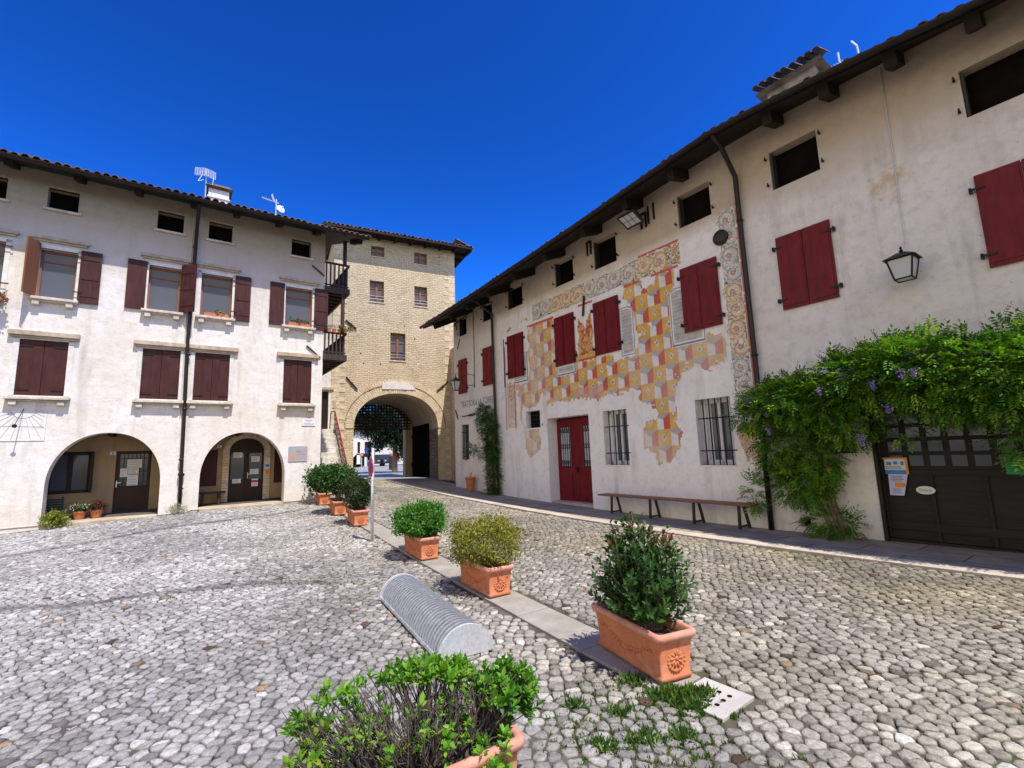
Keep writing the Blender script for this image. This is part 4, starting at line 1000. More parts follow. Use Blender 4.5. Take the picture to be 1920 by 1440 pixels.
# the fresco: paint film 3 mm proud of the plaster, colours per 2 cm cell
def fresco():
    s = .02; us = np.arange(-13.4, -4.56, s); zs = np.arange(1.2, 6.75, s); U, Z = np.meshgrid(us+s/2, zs+s/2); sh = U.shape; P = np.stack([U.ravel(), Z.ravel()], 1)
    n1 = vnoise(P+40, .22, 21).reshape(sh); n2 = vnoise(P+40, .07, 22).reshape(sh); n3 = vnoise(P+40, .9, 23).reshape(sh)
    n = .5*n1+.3*n2+.2*n3; C = np.zeros(sh+(3,)); A = np.zeros(sh, bool)
    def put(m, c): C[m] = c; A[m] = True
    def inside(poly, jit=.0):
        u = U+jit*(n1-.5); z = Z+jit*(n2-.5); r = np.zeros(sh, bool); k = len(poly)
        for i in range(k):
            (x0, y0), (x1, y1) = poly[i], poly[(i+1) % k]
            if y0 == y1: continue
            r ^= ((y0 > z) != (y1 > z)) & (u < (x1-x0)*(z-y0)/(y1-y0)+x0)
        return r
    ochre, red, grey, white = np.array([.68, .41, .11]), np.array([.54, .12, .08]), np.array([.43, .40, .385]), np.array([.73, .70, .69])
    dark, pink = np.array([.10, .075, .07]), np.array([.60, .34, .28])
    # cube pattern
    cube = inside([(-11.77, 5.73), (-10.56, 5.7), (-10.53, 4.74), (-9.55, 4.45), (-9.5, 4.16), (-8.79, 4.16), (-8.24, 4.1), (-8.18, 3.96), (-7.45, 3.99), (-7.42, 4.87), (-7.57, 5.38), (-7.72, 5.5), (-7.7, 5.79), (-7.18, 5.81), (-7.12, 5.57), (-6.82, 5.59), (-6.74, 5.84), (-6.22, 5.8), (-6.25, 5.41), (-6.38, 5.04), (-6.39, 3.98), (-5.59, 3.94), (-5.54, 4.09), (-5.35, 4.02), (-5.13, 4.09), (-5.15, 3.44), (-5.55, 3.32), (-5.91, 3.4), (-6.23, 3.31), (-6.28, 3.15), (-6.41, 3.11), (-6.46, 2.8), (-6.44, 2.44), (-6.44, 2.11), (-6.35, 1.94), (-6.39, 1.66), (-6.57, 1.64), (-6.69, 1.33), (-7.05, 1.33), (-7.15, 1.58), (-7.47, 1.66), (-7.45, 2.09), (-7.28, 2.35), (-7.04, 2.36), (-6.95, 2.49), (-7.05, 2.66), (-7.37, 2.76), (-7.42, 2.9), (-7.38, 3.1), (-7.48, 3.15), (-8.19, 3.06), (-8.57, 3.07), (-8.83, 2.98), (-9.56, 3.14), (-9.91, 3.1), (-11.03, 3.09), (-10.88, 3.29), (-11.2, 3.5), (-11.44, 3.04), (-12.23, 3.12), (-12.19, 2.53), (-12.09, 2.38), (-12.16, 1.81), (-11.89, 1.45), (-11.32, 1.75), (-11.38, 2.39), (-12.12, 2.48), (-12.33, 2.76), (-12.41, 3.88), (-11.89, 3.85), (-11.76, 4.07)], .16)
    pu, pz = .3625, .3735; a = (U+7.19+pu/2)/pu; b = (Z-3.035+pz/2)/pz; i = np.floor(a).astype(int); j = np.floor(b).astype(int); x, y = a-i, b-j
    och = (i+j) % 2 == 0
    K = np.empty(sh+(3,)); K[:] = grey
    K[och] = ochre
    cub = ~och; K[cub & (x < .52) & (y < .80-.42*x)] = white; K[cub & (x >= .52) & (y < .30+.68*x)] = red
    dx, dy = np.abs(x-.5), np.abs(y-.5); q = (dx/.2)**.75+(dy/.27)**.75
    K[och & (q < 1.0)] = white; K[och & (q < .62)] = dark; K[och & (q < .30)] = white*.95
    K[och] *= (.78+.45*n[och])[:, None]; K[~och] *= (.86+.3*n[~och])[:, None]
    fade = np.clip(.62*vnoise(P+9, .8, 31).reshape(sh)-.20+.30*((Z < 2.1)+((Z < 3.3) & (U < -8))*.6+(U < -11.2)*.3), .0, .62)[..., None]
    K = K*(1-fade)+np.array([.69, .61, .53])*fade
    put(cube & (n > .21), 0); C[cube] = K[cube]
    pk = inside([(-9.75, 3.42), (-8.65, 3.42), (-8.6, 3.05), (-9.7, 3.02)], .1); C[pk & cube] = C[pk & cube]*.3+pink*.7
    # mouldings above the cubes
    for (u0, u1, z0, z1, c) in ((-11.85, -10.5, 5.68, 5.755, red), (-7.72, -7.2, 5.78, 5.88, red), (-6.86, -6.1, 5.80, 5.96, red), (-11.5, -10.8, 6.36, 6.385, red), (-7.2, -6.05, 6.40, 6.47, red), (-7.6, -6.7, 6.36, 6.385, dark)):
        m = (U > u0) & (U < u1) & (Z > z0) & (Z < z1) & (n2 > .18); put(m, c*1.1)
    gcol, ocol = np.array([.52, .49, .43]), np.array([.64, .43, .20])
    # acanthus scrolls
    def scroll(cu, cz, r, base, hand, vert=False):
        X, Y = U-cu, Z-cz; d = np.sqrt(X*X+Y*Y)+1e-6; th = np.arctan2(Y, X)*hand; m = (d < r)
        q = d/r; sp = np.mod(q*1.55-th/(2*np.pi), 1.0); fr = np.mod(th/(2*np.pi)*9+q*2.2, 1.0)
        bg = np.array([.70, .67, .62]); c = np.empty(sh+(3,)); c[:] = bg
        c[sp < .50] = base; c[(sp > .42) & (sp < .56)] = base*.38; c[(sp < .14)] = base*1.35
        leaf_ = (sp > .56) & (fr < .50) & (q > .45); c[leaf_] = base*.9; c[(sp > .56) & (fr > .50) & (fr < .60) & (q > .45)] = base*.45
        pet = q < .15+.20*np.abs(np.cos(th*2.5+cu*3)); c[pet] = red*.75+.12; c[pet & (q > .13) & (np.abs(np.cos(th*2.5+cu*3)) < .55)] = red*.6; c[q < .09] = base*1.2
        c = c*.80+bg*.20; put(m & (n2 > .16), 0); C[m] = c[m]*(.9+.2*n2[m])[:, None]
    for (u0, u1, z0, z1, vert) in ((-11.5, -6.03, 5.86, 6.36, 0), (-5.05, -4.68, 2.5, 6.62, 1)):
        w_ = np.sin((U if not vert else Z)*14.3+2.2*np.sin((Z if not vert else U)*13)+6*n2); cb = np.where((((U < -10.75) | ((U > -9.0) & (U < -7.45))) if not vert else ((Z > 4.95) | (Z < 3.55)))[..., None], gcol, ocol)
        m = (U > u0) & (U < u1) & (Z > z0+.05*(n1-.5)) & (Z < z1+.08*(n1-.5)) & (n > .22); put(m, 0)
        cc = np.where((w_ > .35)[..., None], cb*.8, np.where((w_ < -.75)[..., None], cb*.4, np.array([.68, .65, .60]))); C[m] = cc[m]
    xs_ = -11.30; k = 0
    while xs_ < -6.15:
        col = gcol if xs_ < -10.75 or -9.0 < xs_ < -7.45 else ocol
        cz = 6.13-.04*((xs_+8.7)/2.6)**2*.2
        if not (-6.95 < xs_ < -6.9): scroll(xs_, cz-.0+.03*(k % 2), .245, col, 1 if k % 2 else -1)
        xs_ += .47; k += 1
    k = 0; zz = 6.42
    while zz > 2.45:
        col = gcol if zz > 4.95 or zz < 3.55 else ocol
        scroll(-4.86+.03*(1 if k % 2 else -1), zz, .205 if zz > 3.5 else .19, col, 1 if k % 2 else -1); zz -= .395; k += 1
    m = (U > -5.03) & (U < -4.70) & (Z > 3.75) & (Z < 5.1) & ~A & (n > .25); put(m, np.array([.62, .50, .36]))
    m = (U > -5.02) & (U < -4.70) & (Z > 5.1) & (Z < 6.6) & ~A & (n > .25); put(m, np.array([.58, .57, .55]))
    m = inside([(-5.06, 2.12), (-4.66, 2.05), (-4.66, 1.42), (-4.95, 1.40), (-5.04, 1.62)], .1); put(m, np.array([.62, .46, .34])); m2 = m & (np.mod(n1*5+n2*2, 1) < .35); C[m2] = np.array([.50, .27, .19])
    m = (U > -4.665+.0*Z) & (U < -4.615) & (Z > 2.35) & (Z < 6.7); put(m & (n2 > .12), np.array([.56, .20, .19]))
    # strip of candelabra on the left
    m = (U > -13.05) & (U < -12.55) & (Z > 2.5) & (Z < 4.05) & (n > .3); put(m, np.array([.66, .52, .42]))
    for zc in (3.85, 3.55): scroll(-12.83, zc, .15, np.array([.55, .3, .16]), 1)
    scroll(-12.42, 3.82, .12, ocol, 1)
    for u0 in (-13.12, -12.60): put((np.abs(U-u0) < .02) & (Z > 2.45) & (Z < (5.3 if u0 < -13 else 4.0)), red*.7)
    put((U > -13.2) & (U < -13.15) & (Z > 3.9) & (Z < 5.6), dark*1.3)
    for uc, zc in ((-12.78, 5.86), (-11.95, 5.98)): put(inside([(uc-.2, zc-.08), (uc+.15, zc-.02), (uc+.1, zc+.1), (uc-.15, zc+.02)], .1) & (n2 > .35), np.array([.45, .33, .2]))
    # ochre panel between two shutters: a broken ornamental pier on a moulded base
    m = inside([(-9.42, 5.40), (-9.28, 5.3), (-9.2, 5.05), (-9.05, 5.35), (-8.94, 5.6), (-8.9, 5.0), (-8.92, 4.3), (-9.48, 4.3), (-9.46, 4.7)], .12); put(m, np.array([.58, .27, .10]))
    mm = m & (np.mod(n1*4+n2, 1) < .4); C[mm] = np.array([.66, .45, .22]); mm = m & (n2 > .7); C[mm] = np.array([.45, .12, .06])
    put((U > -9.5) & (U < -8.83) & (Z > 4.22) & (Z < 4.32), ochre); put((U > -9.52) & (U < -8.8) & (Z > 4.16) & (Z < 4.22), red); put((U > -9.42) & (U < -8.85) & (Z > 5.74) & (Z < 5.80), red)
    # blind arched niches of bare stone beside the shutters
    for u0, u1, z0, z1 in ((-7.95, -7.46, 4.0, 5.30), (-6.42, -5.56, 3.95, 5.34), (-12.15, -11.85, 4.0, 4.95), (-10.45, -9.63, 3.87, 4.2), (-12.6, -11.85, 3.95, 4.15)):
        r = .22; top = np.where(U > u1-r, z1-r+np.sqrt(np.maximum(r*r-(U-u1+r)**2, 0)), z1) if u0 > -8 and u0 < -7 else np.where(U < u0+r, z1-r+np.sqrt(np.maximum(r*r-(U-u0-r)**2, 0)), z1)
        if z1 < 4.5: top = z1+0*U
        e = np.minimum(np.minimum(U-u0, u1-U), np.minimum(Z-z0, top-Z)); m = e > 0
        put(m, 0); C[m] = (np.array([.50, .47, .44])*(.72+.5*n[..., None]))[m]
        jn = m & ((np.mod(Z+.02*n1, .09) < .014)); C[jn] *= .72
        C[m & (e < .085)] = np.array([.74, .73, .72]); C[m & (e > .02) & (e < .045)] = np.array([.22, .22, .23])
    for (a_, b_, c_, d_) in fsh: A[(U > a_) & (U < b_) & (Z > c_) & (Z < d_)] = False
    for (a_, b_, c_, d_) in (g0, g1, g2, dr): A[(U > a_-.03) & (U < b_+.03) & (Z > c_-.03) & (Z < d_+.03)] = False
    for (a_, b_, c_, d_) in f_att: A[(U > a_-.02) & (U < b_+.02) & (Z > c_-.02) & (Z < d_+.02)] = False
    r_, c_ = np.nonzero(A); k = len(r_); x0, z0 = us[c_], zs[r_]; ox = OFF[HF.name][0]
    V = np.stack([np.stack([x0+a_, np.full(k, -.003), z0+b_], 1) for a_, b_ in ((0, 0), (s, 0), (s, s), (0, s))], 1).reshape(-1, 3); V[:, 0] -= ox
    np_object('fresco', V, np.arange(4*k), np.full(k, 4), M['fresco'], np.repeat(np.clip(C[A], 0, 1), 4, 0), HF, False)
fresco()

# --- the house under the wisteria
HW = thing('wisteria_house', 'shabby cream house end with a big dark gate half hidden under wisteria', 'house', RF, (-2.6, 0, 0))
w_att = [(-3.88, -3.04, 6.59, 7.38), (-1.11, -.2, 6.37, 7.13)]
gt = (-2.79, .85, .0, 2.75)
sqh = [(x, z) for x, z in ((-4.08, .20), (-3.9, .20), (-3.9, .36), (-4.08, .36))]
holes = [rect(*q) for q in w_att]+[rect(*gt), sqh]
wall_right(HW, -4.62, 3.4, holes, M['plaster_wisteria'], [.25, .25, .22, .2])
for q in w_att: attic_right(HW, *q)
shutters_right(HW, -3.925, -3.005, 4.175, 5.60, M['red']); shutters_right(HW, -1.15, -.2, 4.05, 5.44, M['red'])
G = part('gate', MB().box(gt[0], -.98, .14, .20, .16, 2.75).box(-.97, gt[1], .14, .20, .16, 2.75).box(gt[0], gt[1], .11, .14, .30, .42).box(gt[0], gt[1], .11, .14, 1.14, 1.22), M['gate_wood'], HW)
m = MB(); u = gt[0]+.12
while u < gt[1]-.2:
    for z in (1.28, 1.50, 1.72, 1.94):
        m.box(u, u+.17, .125, .138, z, z+.16)
    u += .25
part('pane', m, M['glass'], G)
u = gt[0]
while u < gt[1]: part('batten', MB().box(u-.02, u+.02, .105, .14, .16, 1.14), M['gate_wood'], G); u += .6
part('gate_jamb', MB().box(gt[0]-.05, gt[0], -.03, .2, .05, 2.8), M['gate_wood'], G); part('sill_bar', MB().box(gt[0], gt[1], .02, .16, .06, .16), M['iron'], G)
part('cavity', MB().box(-4.1, -3.88, .17, .2, .18, .38), M['void'], HW)
roof_right(HW, -4.62, 3.6, [-3.62, -2.68, -1.76, -.83, .1, 1.1, 2.1, 3.1])
C = part('chimney', MB().box(-4.36, -3.36, 1.45, 2.15, 8.0, 9.74), M['chimney'], HW)
part('chimney_cap', MB().hexa([(-4.56, 1.25, 9.70), (-3.18, 1.25, 9.70), (-3.18, 2.35, 9.70), (-4.56, 2.35, 9.70), (-4.4, 1.45, 9.84), (-3.34, 1.45, 9.84), (-3.34, 2.15, 9.84), (-4.4, 2.15, 9.84)]), M['chimney'], C)
m = tile_roof(MB(), RF, 1.18, .6, .35, -4.58, -3.16, .16, .075, edge_z=lambda u: 9.80); part('cap_tiles', m, M['tile'], C, normals=False)
part('cable', MB().tube([(-2.0, -.02, 7.85), (-2.0, -.02, 6.5), (-2.02, -.02, 5.3), (-2.02, -.03, 4.66)], .008, 5), M['galv_dull'], HW)
# ------------------------------------------------------------------ things on walls and pavements
def onR(name, mb, mat, org, label, cat, group=None, **k): return solo(name, mb, mat, RF, org, label, cat, group, **k)
# bench
B = thing('bench', 'long brown plank bench on four dark trestle legs against the frescoed house', 'bench', RF, (-6.7, -.30, gzf(RF, -6.7, -.3)))
part('seat', MB().box(-8.62, -4.72, -.46, -.12, .535, .575), M['bench_wood'], B, bevel=.008)
for u in (-8.2, -7.05, -5.95, -4.98):
    zb = gzf(RF, u, -.3)+.02
    part('leg', MB().bar((u, -.43, zb), (u, -.40, .54), .035, .05).bar((u+.04, -.14, zb), (u-.03, -.18, .54), .035, .05).bar((u, -.43, zb+.05), (u+.02, -.14, zb+.05), .03), M['dark_wood'], B)
# bracket lantern by the trattoria
Lb = thing('bracket_lantern', 'black glazed lantern on a curled iron bracket at the corner of the trattoria', 'lantern', RF, (-15.2, 0, 4.4))
part('bracket', MB().tube([(-15.15, -.0, 4.25), (-15.16, -.35, 4.22), (-15.18, -.60, 4.36), (-15.2, -.8, 4.52)], .013, 6).tube([(-15.15, 0, 4.62), (-15.16, -.3, 4.66), (-15.18, -.55, 4.5), (-15.18, -.45, 4.38), (-15.17, -.35, 4.46)], .011, 6).tube([(-15.15, -.02, 4.15), (-15.15, -.02, 4.72)], .015, 6).tube([(-15.2, -.8, 4.52), (-15.2, -.82, 4.62), (-15.2, -.76, 4.66)], .012, 6), M['iron'], Lb)
def lantern(root, u, v, z0, z1, wt, wb):
    m = MB()
    for sx in (-1, 1):
        for sy in (-1, 1): m.bar((u+sx*wb, v+sy*wb, z0), (u+sx*wt, v+sy*wt, z1), .018)
    for (w_, z) in ((wb, z0), (wt, z1)):
        for sx in (-1, 1): m.bar((u+sx*w_, v-w_, z), (u+sx*w_, v+w_, z), .02); m.bar((u-w_, v+sx*w_, z), (u+w_, v+sx*w_, z), .02)
    part('frame', m, M['iron'], root)
    b, t = wb-.004, wt-.004
    part('glass', MB().hexa([(u-b, v-b, z0), (u+b, v-b, z0), (u+b, v+b, z0), (u-b, v+b, z0), (u-t, v-t, z1), (u+t, v-t, z1), (u+t, v+t, z1), (u-t, v+t, z1)]), M['lamp_glass'], root)
    t = wt+.045
    part('hood', MB().hexa([(u-t, v-t, z1+.005), (u+t, v-t, z1+.005), (u+t, v+t, z1+.005), (u-t, v+t, z1+.005), (u-.05, v-.05, z1+.11), (u+.05, v-.05, z1+.11), (u+.05, v+.05, z1+.11), (u-.05, v+.05, z1+.11)]), M['iron'], root)
    part('finial', MB().lathe([(.012, 0), (.03, .03), (.012, .06), (.02, .08), (.003, .11)], (u, v, z1+.11), 10), M['iron'], root)
lantern(Lb, -15.2, -.80, 4.02, 4.36, .13, .075)
Lw = thing('wall_lantern', 'flat-topped black lantern with a frosted pane on the shabby wall above the wisteria', 'lantern', RF, (-2.02, 0, 4.4))
lantern(Lw, -2.03, -.30, 4.12, 4.43, .16, .105)
part('bracket', MB().bar((-2.03, 0, 4.50), (-2.03, -.3, 4.50), .03).bar((-2.03, -.02, 4.4), (-2.03, -.02, 4.62), .06, .02), M['iron'], Lw)
F = thing('floodlight', 'square floodlight tilted down under the eaves of the frescoed house', 'floodlight', RF, (-6.95, 0, 7.3))
Mx = Matrix.Translation((-7.0, -.42, 7.27)) @ Matrix.Rotation(R(-28), 4, 'X')
part('body', MB().hexa([(-.26, -.22, -.05), (.26, -.22, -.05), (.26, .22, -.05), (-.26, .22, -.05), (-.18, -.14, .12), (.18, -.14, .12), (.18, .14, .12), (-.18, .14, .12)]).xf(Mx), M['black'], F)
m = MB()
for i in range(3):
    for j in range(2): m.box(-.21+.145*i, -.085+.145*i, -.17+.175*j, -.015+.175*j, -.062, -.052)
part('lens', m.xf(Mx), M['lamp_glass'], F); part('bracket', MB().bar((-6.78, -.02, 7.45), (-6.82, -.38, 7.25), .04).bar((-6.78, -.02, 7.15), (-6.78, -.02, 7.6), .06, .03).bar((-6.62, -.02, 7.2), (-6.62, -.02, 7.62), .05, .03), M['iron'], F)
onR('wall_vent', MB().lathe([(.165, 0), (.165, -.05), (.13, -.06), (.11, -.045), (.04, -.05), (.01, -.055)], (-5.01, 0, 6.07), 28, 'y'), M['black'], (-5.01, 0, 6.07), 'round black disc fixed on the painted scroll border high on the frescoed house', 'vent', smooth=False)
# house number, notices and signs on the right
def plate(name, u0, u1, z0, z1, mat, label, cat, y=-.03, ink=None, th=.012, group=None, fr=RF):
    t = thing(name, label, cat, fr, ((u0+u1)/2, y, z0), group); part('panel', MB().box(u0, u1, y-th, y, z0, z1), mat, t)
    for it in ink or []: part(it[2] if len(it) > 2 else 'lettering', it[0], it[1], t)
    return t
def lines(u0, u1, z0, z1, n, y, h=.012):
    m = MB()
    for k in range(n):
        z = z1-(z1-z0)*(k+.5)/n; m.box(u0, u1-(u1-u0)*rnd.uniform(0, .35), y-.002, y, z-h/2, z+h/2)
    return m
plate('number_plate', -11.27, -11.15, 2.44, 2.56, M['white'], 'small white house number plate left of the red double door', 'number plate', -.005, [(MB().box(-11.235, -11.185, -.02, -.017, 2.47, 2.53).box(-11.222, -11.198, -.021, -.02, 2.485, 2.515), M['fade_ink'])])
y = .10
P = plate('poster', -2.74, -2.46, 1.17, 1.40, M['paper'], 'white and orange poster with blue band at the top left of the dark gate', 'poster', y, [(MB().box(-2.76, -2.44, y-.015, y-.0125, 1.385, 1.41).box(-2.47, -2.44, y-.015, y-.0125, 1.15, 1.385), M['orange'], 'border'), (MB().box(-2.74, -2.47, y-.016, y-.0135, 1.15, 1.215), M['blue'], 'band'), (MB().box(-2.71, -2.65, y-.016, y-.0125, 1.29, 1.34).box(-2.62, -2.57, y-.016, y-.0125, 1.30, 1.35).box(-2.53, -2.49, y-.016, y-.0125, 1.29, 1.35), M['blue'], 'pictogram'), (lines(-2.73, -2.5, 1.23, 1.28, 2, y-.0125), M['grey_ink'])])
P = thing('leaflet', 'pale lilac leaflet with an orange picture hanging below the poster on the gate', 'leaflet', RF, (-2.6, y, .82))
part('panel', MB().prism([(-2.72, .82), (-2.54, .82), (-2.46, 1.15), (-2.71, 1.15)], y-.012, y), M['lilac'], P); part('picture', MB().box(-2.64, -2.51, y-.016, y-.0125, .95, 1.02), M['orange'], P); part('lettering', lines(-2.68, -2.5, 1.03, 1.13, 4, y-.0125, .01).add(*(lambda q: (q.v, q.f))(lines(-2.68, -2.55, .85, .93, 4, y-.0125, .008))), M['grey_ink'], P)
O = thing('oval_sign', 'white oval sign with dark lettering in the middle of the dark gate', 'sign', RF, (-2.27, y, .86))
el = [(-2.27+.115*math.cos(t), .915+.062*math.sin(t)) for t in np.linspace(0, 2*math.pi, 33)[:-1]]
part('panel', MB().prism(el, y-.02, y), M['paper'], O); part('lettering', text_mb('Osteria', .06, -2.345, .897, y-.023, .15), M['grey_ink'], O)
G_ = plate('green_notice', -1.37, -1.02, 1.17, 1.40, M['green_paper'], 'bright green paper pinned at the right side of the dark gate', 'notice', y, [(lines(-1.34, -1.08, 1.2, 1.36, 5, y-.0125, .008), M['black'])])
plate('stone_plaque', -3.43, -3.07, 1.49, 1.70, M['black'], 'black plaque with pale lettering on the wall left of the gate, under the wisteria', 'plaque', -.005, [(lines(-3.39, -3.12, 1.52, 1.67, 5, -.018, .012), M['grey_ink'])])
plate('paper_label', -3.32, -3.16, 1.38, 1.465, M['paper'], 'small white label right below the black plaque', 'label', -.005, [(lines(-3.3, -3.18, 1.39, 1.455, 3, -.018, .006), M['grey_ink'])])
part('stone_shelf', MB().box(-4.42, -3.85, -.16, .02, 1.08, 1.14), M['sill'], HW, bevel=.01)
# flower pot with a dead plant by the trattoria
zp = gzf(RF, -15.2, -.25)+.02
t = thing('flower_pot', 'tall terracotta pot standing against the trattoria wall', 'flower pot', RF, (-15.15, -.28, zp))
part('body', MB().lathe([(.13, 0), (.135, .02), (.17, .42), (.175, .44)], (-15.15, -.28, zp), 24), M['terracotta'], t, smooth=True); part('rim', MB().lathe([(.17, .40), (.195, .41), (.20, .47), (.185, .485), (.165, .47), (.16, .44)], (-15.15, -.28, zp), 24), M['terracotta'], t, smooth=True); part('soil', MB().lathe([(.165, 0), (.165, .01)], (-15.15, -.28, zp+.44), 20), M['soil'], t)
m = MB()
for k in range(9): a_ = rnd.uniform(0, 6.28); m.tube([(-15.15, -.28, zp+.44), (-15.15+.04*math.cos(a_), -.28+.04*math.sin(a_), zp+.55), (-15.15+.09*math.cos(a_), -.28+.09*math.sin(a_), zp+.62+rnd.uniform(0, .08))], [.008, .006, .003], 5)
solo('dead_plant', m, M['terracotta_pale'], RF, (-15.15, -.28, zp+.44), 'dry reddish stalks left in the tall pot by the trattoria', 'plant')
# antennas and dish
A1 = thing('grid_antenna', 'grey double grid aerial standing by the white chimney of the arcaded house', 'antenna', LF, (.18, 1.2, 9.6))
part('mast', MB().tube([(.20, 1.2, 9.5), (.18, 1.2, 10.85)], .018, 6), M['galv_dull'], A1)
for x0, tl in ((.02, -.10), (.30, .10)):
    m = MB()
    for k in range(5): m.bar((x0-.13+.065*k, 1.12+abs(k-2)*.0, 10.58-tl*.6*(k-2)/2*.5), (x0-.13+.065*k, 1.12, 10.82-tl*.6*(k-2)/2*.5), .008)
    for q in range(7): m.bar((x0-.13, 1.12, 10.58+.04*q+tl*.3), (x0+.13, 1.12, 10.58+.04*q-tl*.3), .008)
    part('reflector', m, M['galv_dull'], A1)
m = MB().bar((.1, 1.15, 10.64), (.3, 1.15, 10.64), .012).bar((.18, .9, 10.5), (.18, 1.3, 10.5), .012).bar((-.02, 1.1, 10.36), (.08, 1.1, 10.6), .014).bar((-.02, 1.1, 10.36), (.12, 1.1, 10.44), .012).bar((.36, 1.1, 10.34), (.38, 1.1, 10.6), .012)
part('boom', m, M['galv_dull'], A1)
A2 = thing('yagi_antenna', 'thin white comb aerial on a mast beside the dish on the left roof', 'antenna', LF, (2.25, 1.6, 9.6))
part('mast', MB().tube([(2.25, 1.6, 9.6), (2.25, 1.6, 10.66)], .017, 6), M['white'], A2)
m = MB().bar((1.80, 1.6, 10.60), (2.33, 1.6, 10.53), .018)
for k in range(8): x = 1.82+.06*k; m.bar((x, 1.5, 10.60-.008*k), (x, 1.7, 10.60-.008*k), .009)
part('boom', m, M['white'], A2); m = MB()
for k in (-1, 0, 1): m.bar((2.2, 1.6+.03*k, 10.56), (2.10, 1.6+.08*k, 10.80), .010)
part('reflector', m, M['white'], A2)
A3 = thing('satellite_dish', 'white satellite dish fixed on the mast of the comb aerial', 'satellite dish', LF, (2.36, 1.45, 10.1))
dsh = MB(); n = 24; rr = [0, .05, .09, .12, .135]
vs = [(r_*math.cos(2*math.pi*k/n), -1.2*(.0182-r_*r_)*-1, r_*1.12*math.sin(2*math.pi*k/n)) for r_ in rr for k in range(n)]
dsh.add(vs, [(i*n+k, i*n+(k+1) % n, (i+1)*n+(k+1) % n, (i+1)*n+k) for i in range(4) for k in range(n)])
dsh.xf(Matrix.Translation((2.38, 1.45, 10.27)) @ Matrix.Rotation(R(18), 4, 'Z') @ Matrix.Rotation(R(-18), 4, 'X') @ Matrix.Scale(-1, 4, (0, 1, 0)))
part('reflector', dsh, M['white'], A3, smooth=True); part('feed_arm', MB().bar((2.38, 1.44, 10.15), (2.40, 1.25, 10.24), .012).box(2.385, 2.42, 1.2, 1.26, 10.23, 10.27).bar((2.26, 1.58, 10.27), (2.38, 1.48, 10.27), .025), M['galv_dull'], A3)
A4 = thing('roof_antenna', 'white aerial with a comb of rods beside the chimney above the wisteria house', 'antenna', RF, (-3.2, 2.0, 8.9))
part('mast', MB().tube([(-3.05, 2.0, 8.6), (-3.08, 2.0, 10.05)], .02, 6), M['white'], A4)
m = MB().bar((-3.38, 2.0, 9.80), (-2.8, 2.0, 9.74), .014)
for k in range(8): x = -3.36+.05*k; m.bar((x, 1.9, 9.76), (x, 2.1, 9.86), .008)
m.tube([(-2.72, 2.0, 9.6), (-2.74, 2.0, 9.95), (-2.82, 2.0, 10.12)], .02, 6)
part('boom', m, M['white'], A4)
# sundial, street plate, info board on the arcaded house
S_ = thing('sundial', 'painted white sundial with hour lines and an iron pointer on the left wall', 'sundial', LF, (-3.05, 0, 2.3))
part('dial_panel', MB().box(-3.62, -2.655, -.006, .01, 2.31, 3.01), M['plaster_white'], S_)
m = MB(); c0 = (-3.06, 3.06)
for k in range(13):
    a_ = R(180+12+13*k); d0 = .22; d1 = .22
    while True:
        x, z = c0[0]+math.cos(a_)*(d1+.03), c0[1]+math.sin(a_)*(d1+.03)
        if x < -3.6 or x > -2.68 or z < 2.34: break
        d1 += .03
    if d1 > d0+.05: m.bar((c0[0]+math.cos(a_)*d0, -.009, c0[1]+math.sin(a_)*d0), (c0[0]+math.cos(a_)*d1, -.009, c0[1]+math.sin(a_)*d1), .007, .004)
m.bar((-3.6, -.009, 2.66), (-2.68, -.009, 2.64), .007, .004); m.tube([(c0[0]+.22*math.cos(t), -.009, c0[1]+.22*math.sin(t)) for t in np.linspace(math.pi*1.05, math.pi*1.95, 14)], .004, 4)
for a_, b_ in (((-3.62, 2.315), (-2.66, 2.315)), ((-2.66, 2.315), (-2.66, 3.0))): m.bar((a_[0], -.009, a_[1]), (b_[0], -.009, b_[1]), .008, .004)
part('hour_lines', m, M['dial_ink'], S_); part('gnomon', MB().tube([(-3.06, 0, 3.06), (-3.12, -.32, 2.66)], .009, 6).lathe([(.045, -.004), (.045, .004)], (-3.12, -.32, 2.64), 16, 'y'), M['iron'], S_)
t = plate('street_plate', 2.99, 3.37, 2.69, 2.92, M['white'], 'white street name plate high beside the right arch', 'street sign', -.006, [(text_mb('PIAZZA', .075, 3.08, 2.825, -.021, .2), M['grey_ink']), (text_mb('CASTELLO', .075, 3.045, 2.725, -.021, .28), M['grey_ink']), (MB().box(2.985, 3.375, -.014, -.003, 2.68, 2.69).box(2.985, 3.375, -.014, -.003, 2.92, 2.93), M['fade_ink'], 'border')], fr=LF)
t = plate('info_board', 2.64, 3.165, 1.645, 2.06, M['board_grey'], 'grey board with faint writing and small picture on the wall beside the right arch', 'sign', -.012, [(MB().box(2.70, 2.82, -.0275, -.0245, 1.70, 1.80), M['orange'], 'picture'), (MB().tube([(2.86, -.026, 1.90), (2.88, -.026, 1.96), (2.90, -.026, 1.90), (2.93, -.026, 1.95), (2.96, -.026, 1.89), (3.0, -.026, 1.94), (3.02, -.026, 1.88)], .006, 4).tube([(2.88, -.026, 1.83), (2.93, -.026, 1.86), (2.97, -.026, 1.83), (3.03, -.026, 1.85), (3.12, -.026, 1.83)], .006, 4), M['terracotta_pale']), (MB().box(2.64, 3.165, -.026, -.02, 2.06, 2.075).box(2.64, 3.165, -.026, -.02, 1.63, 1.645), M['galv_dull'], 'frame')], fr=LF)
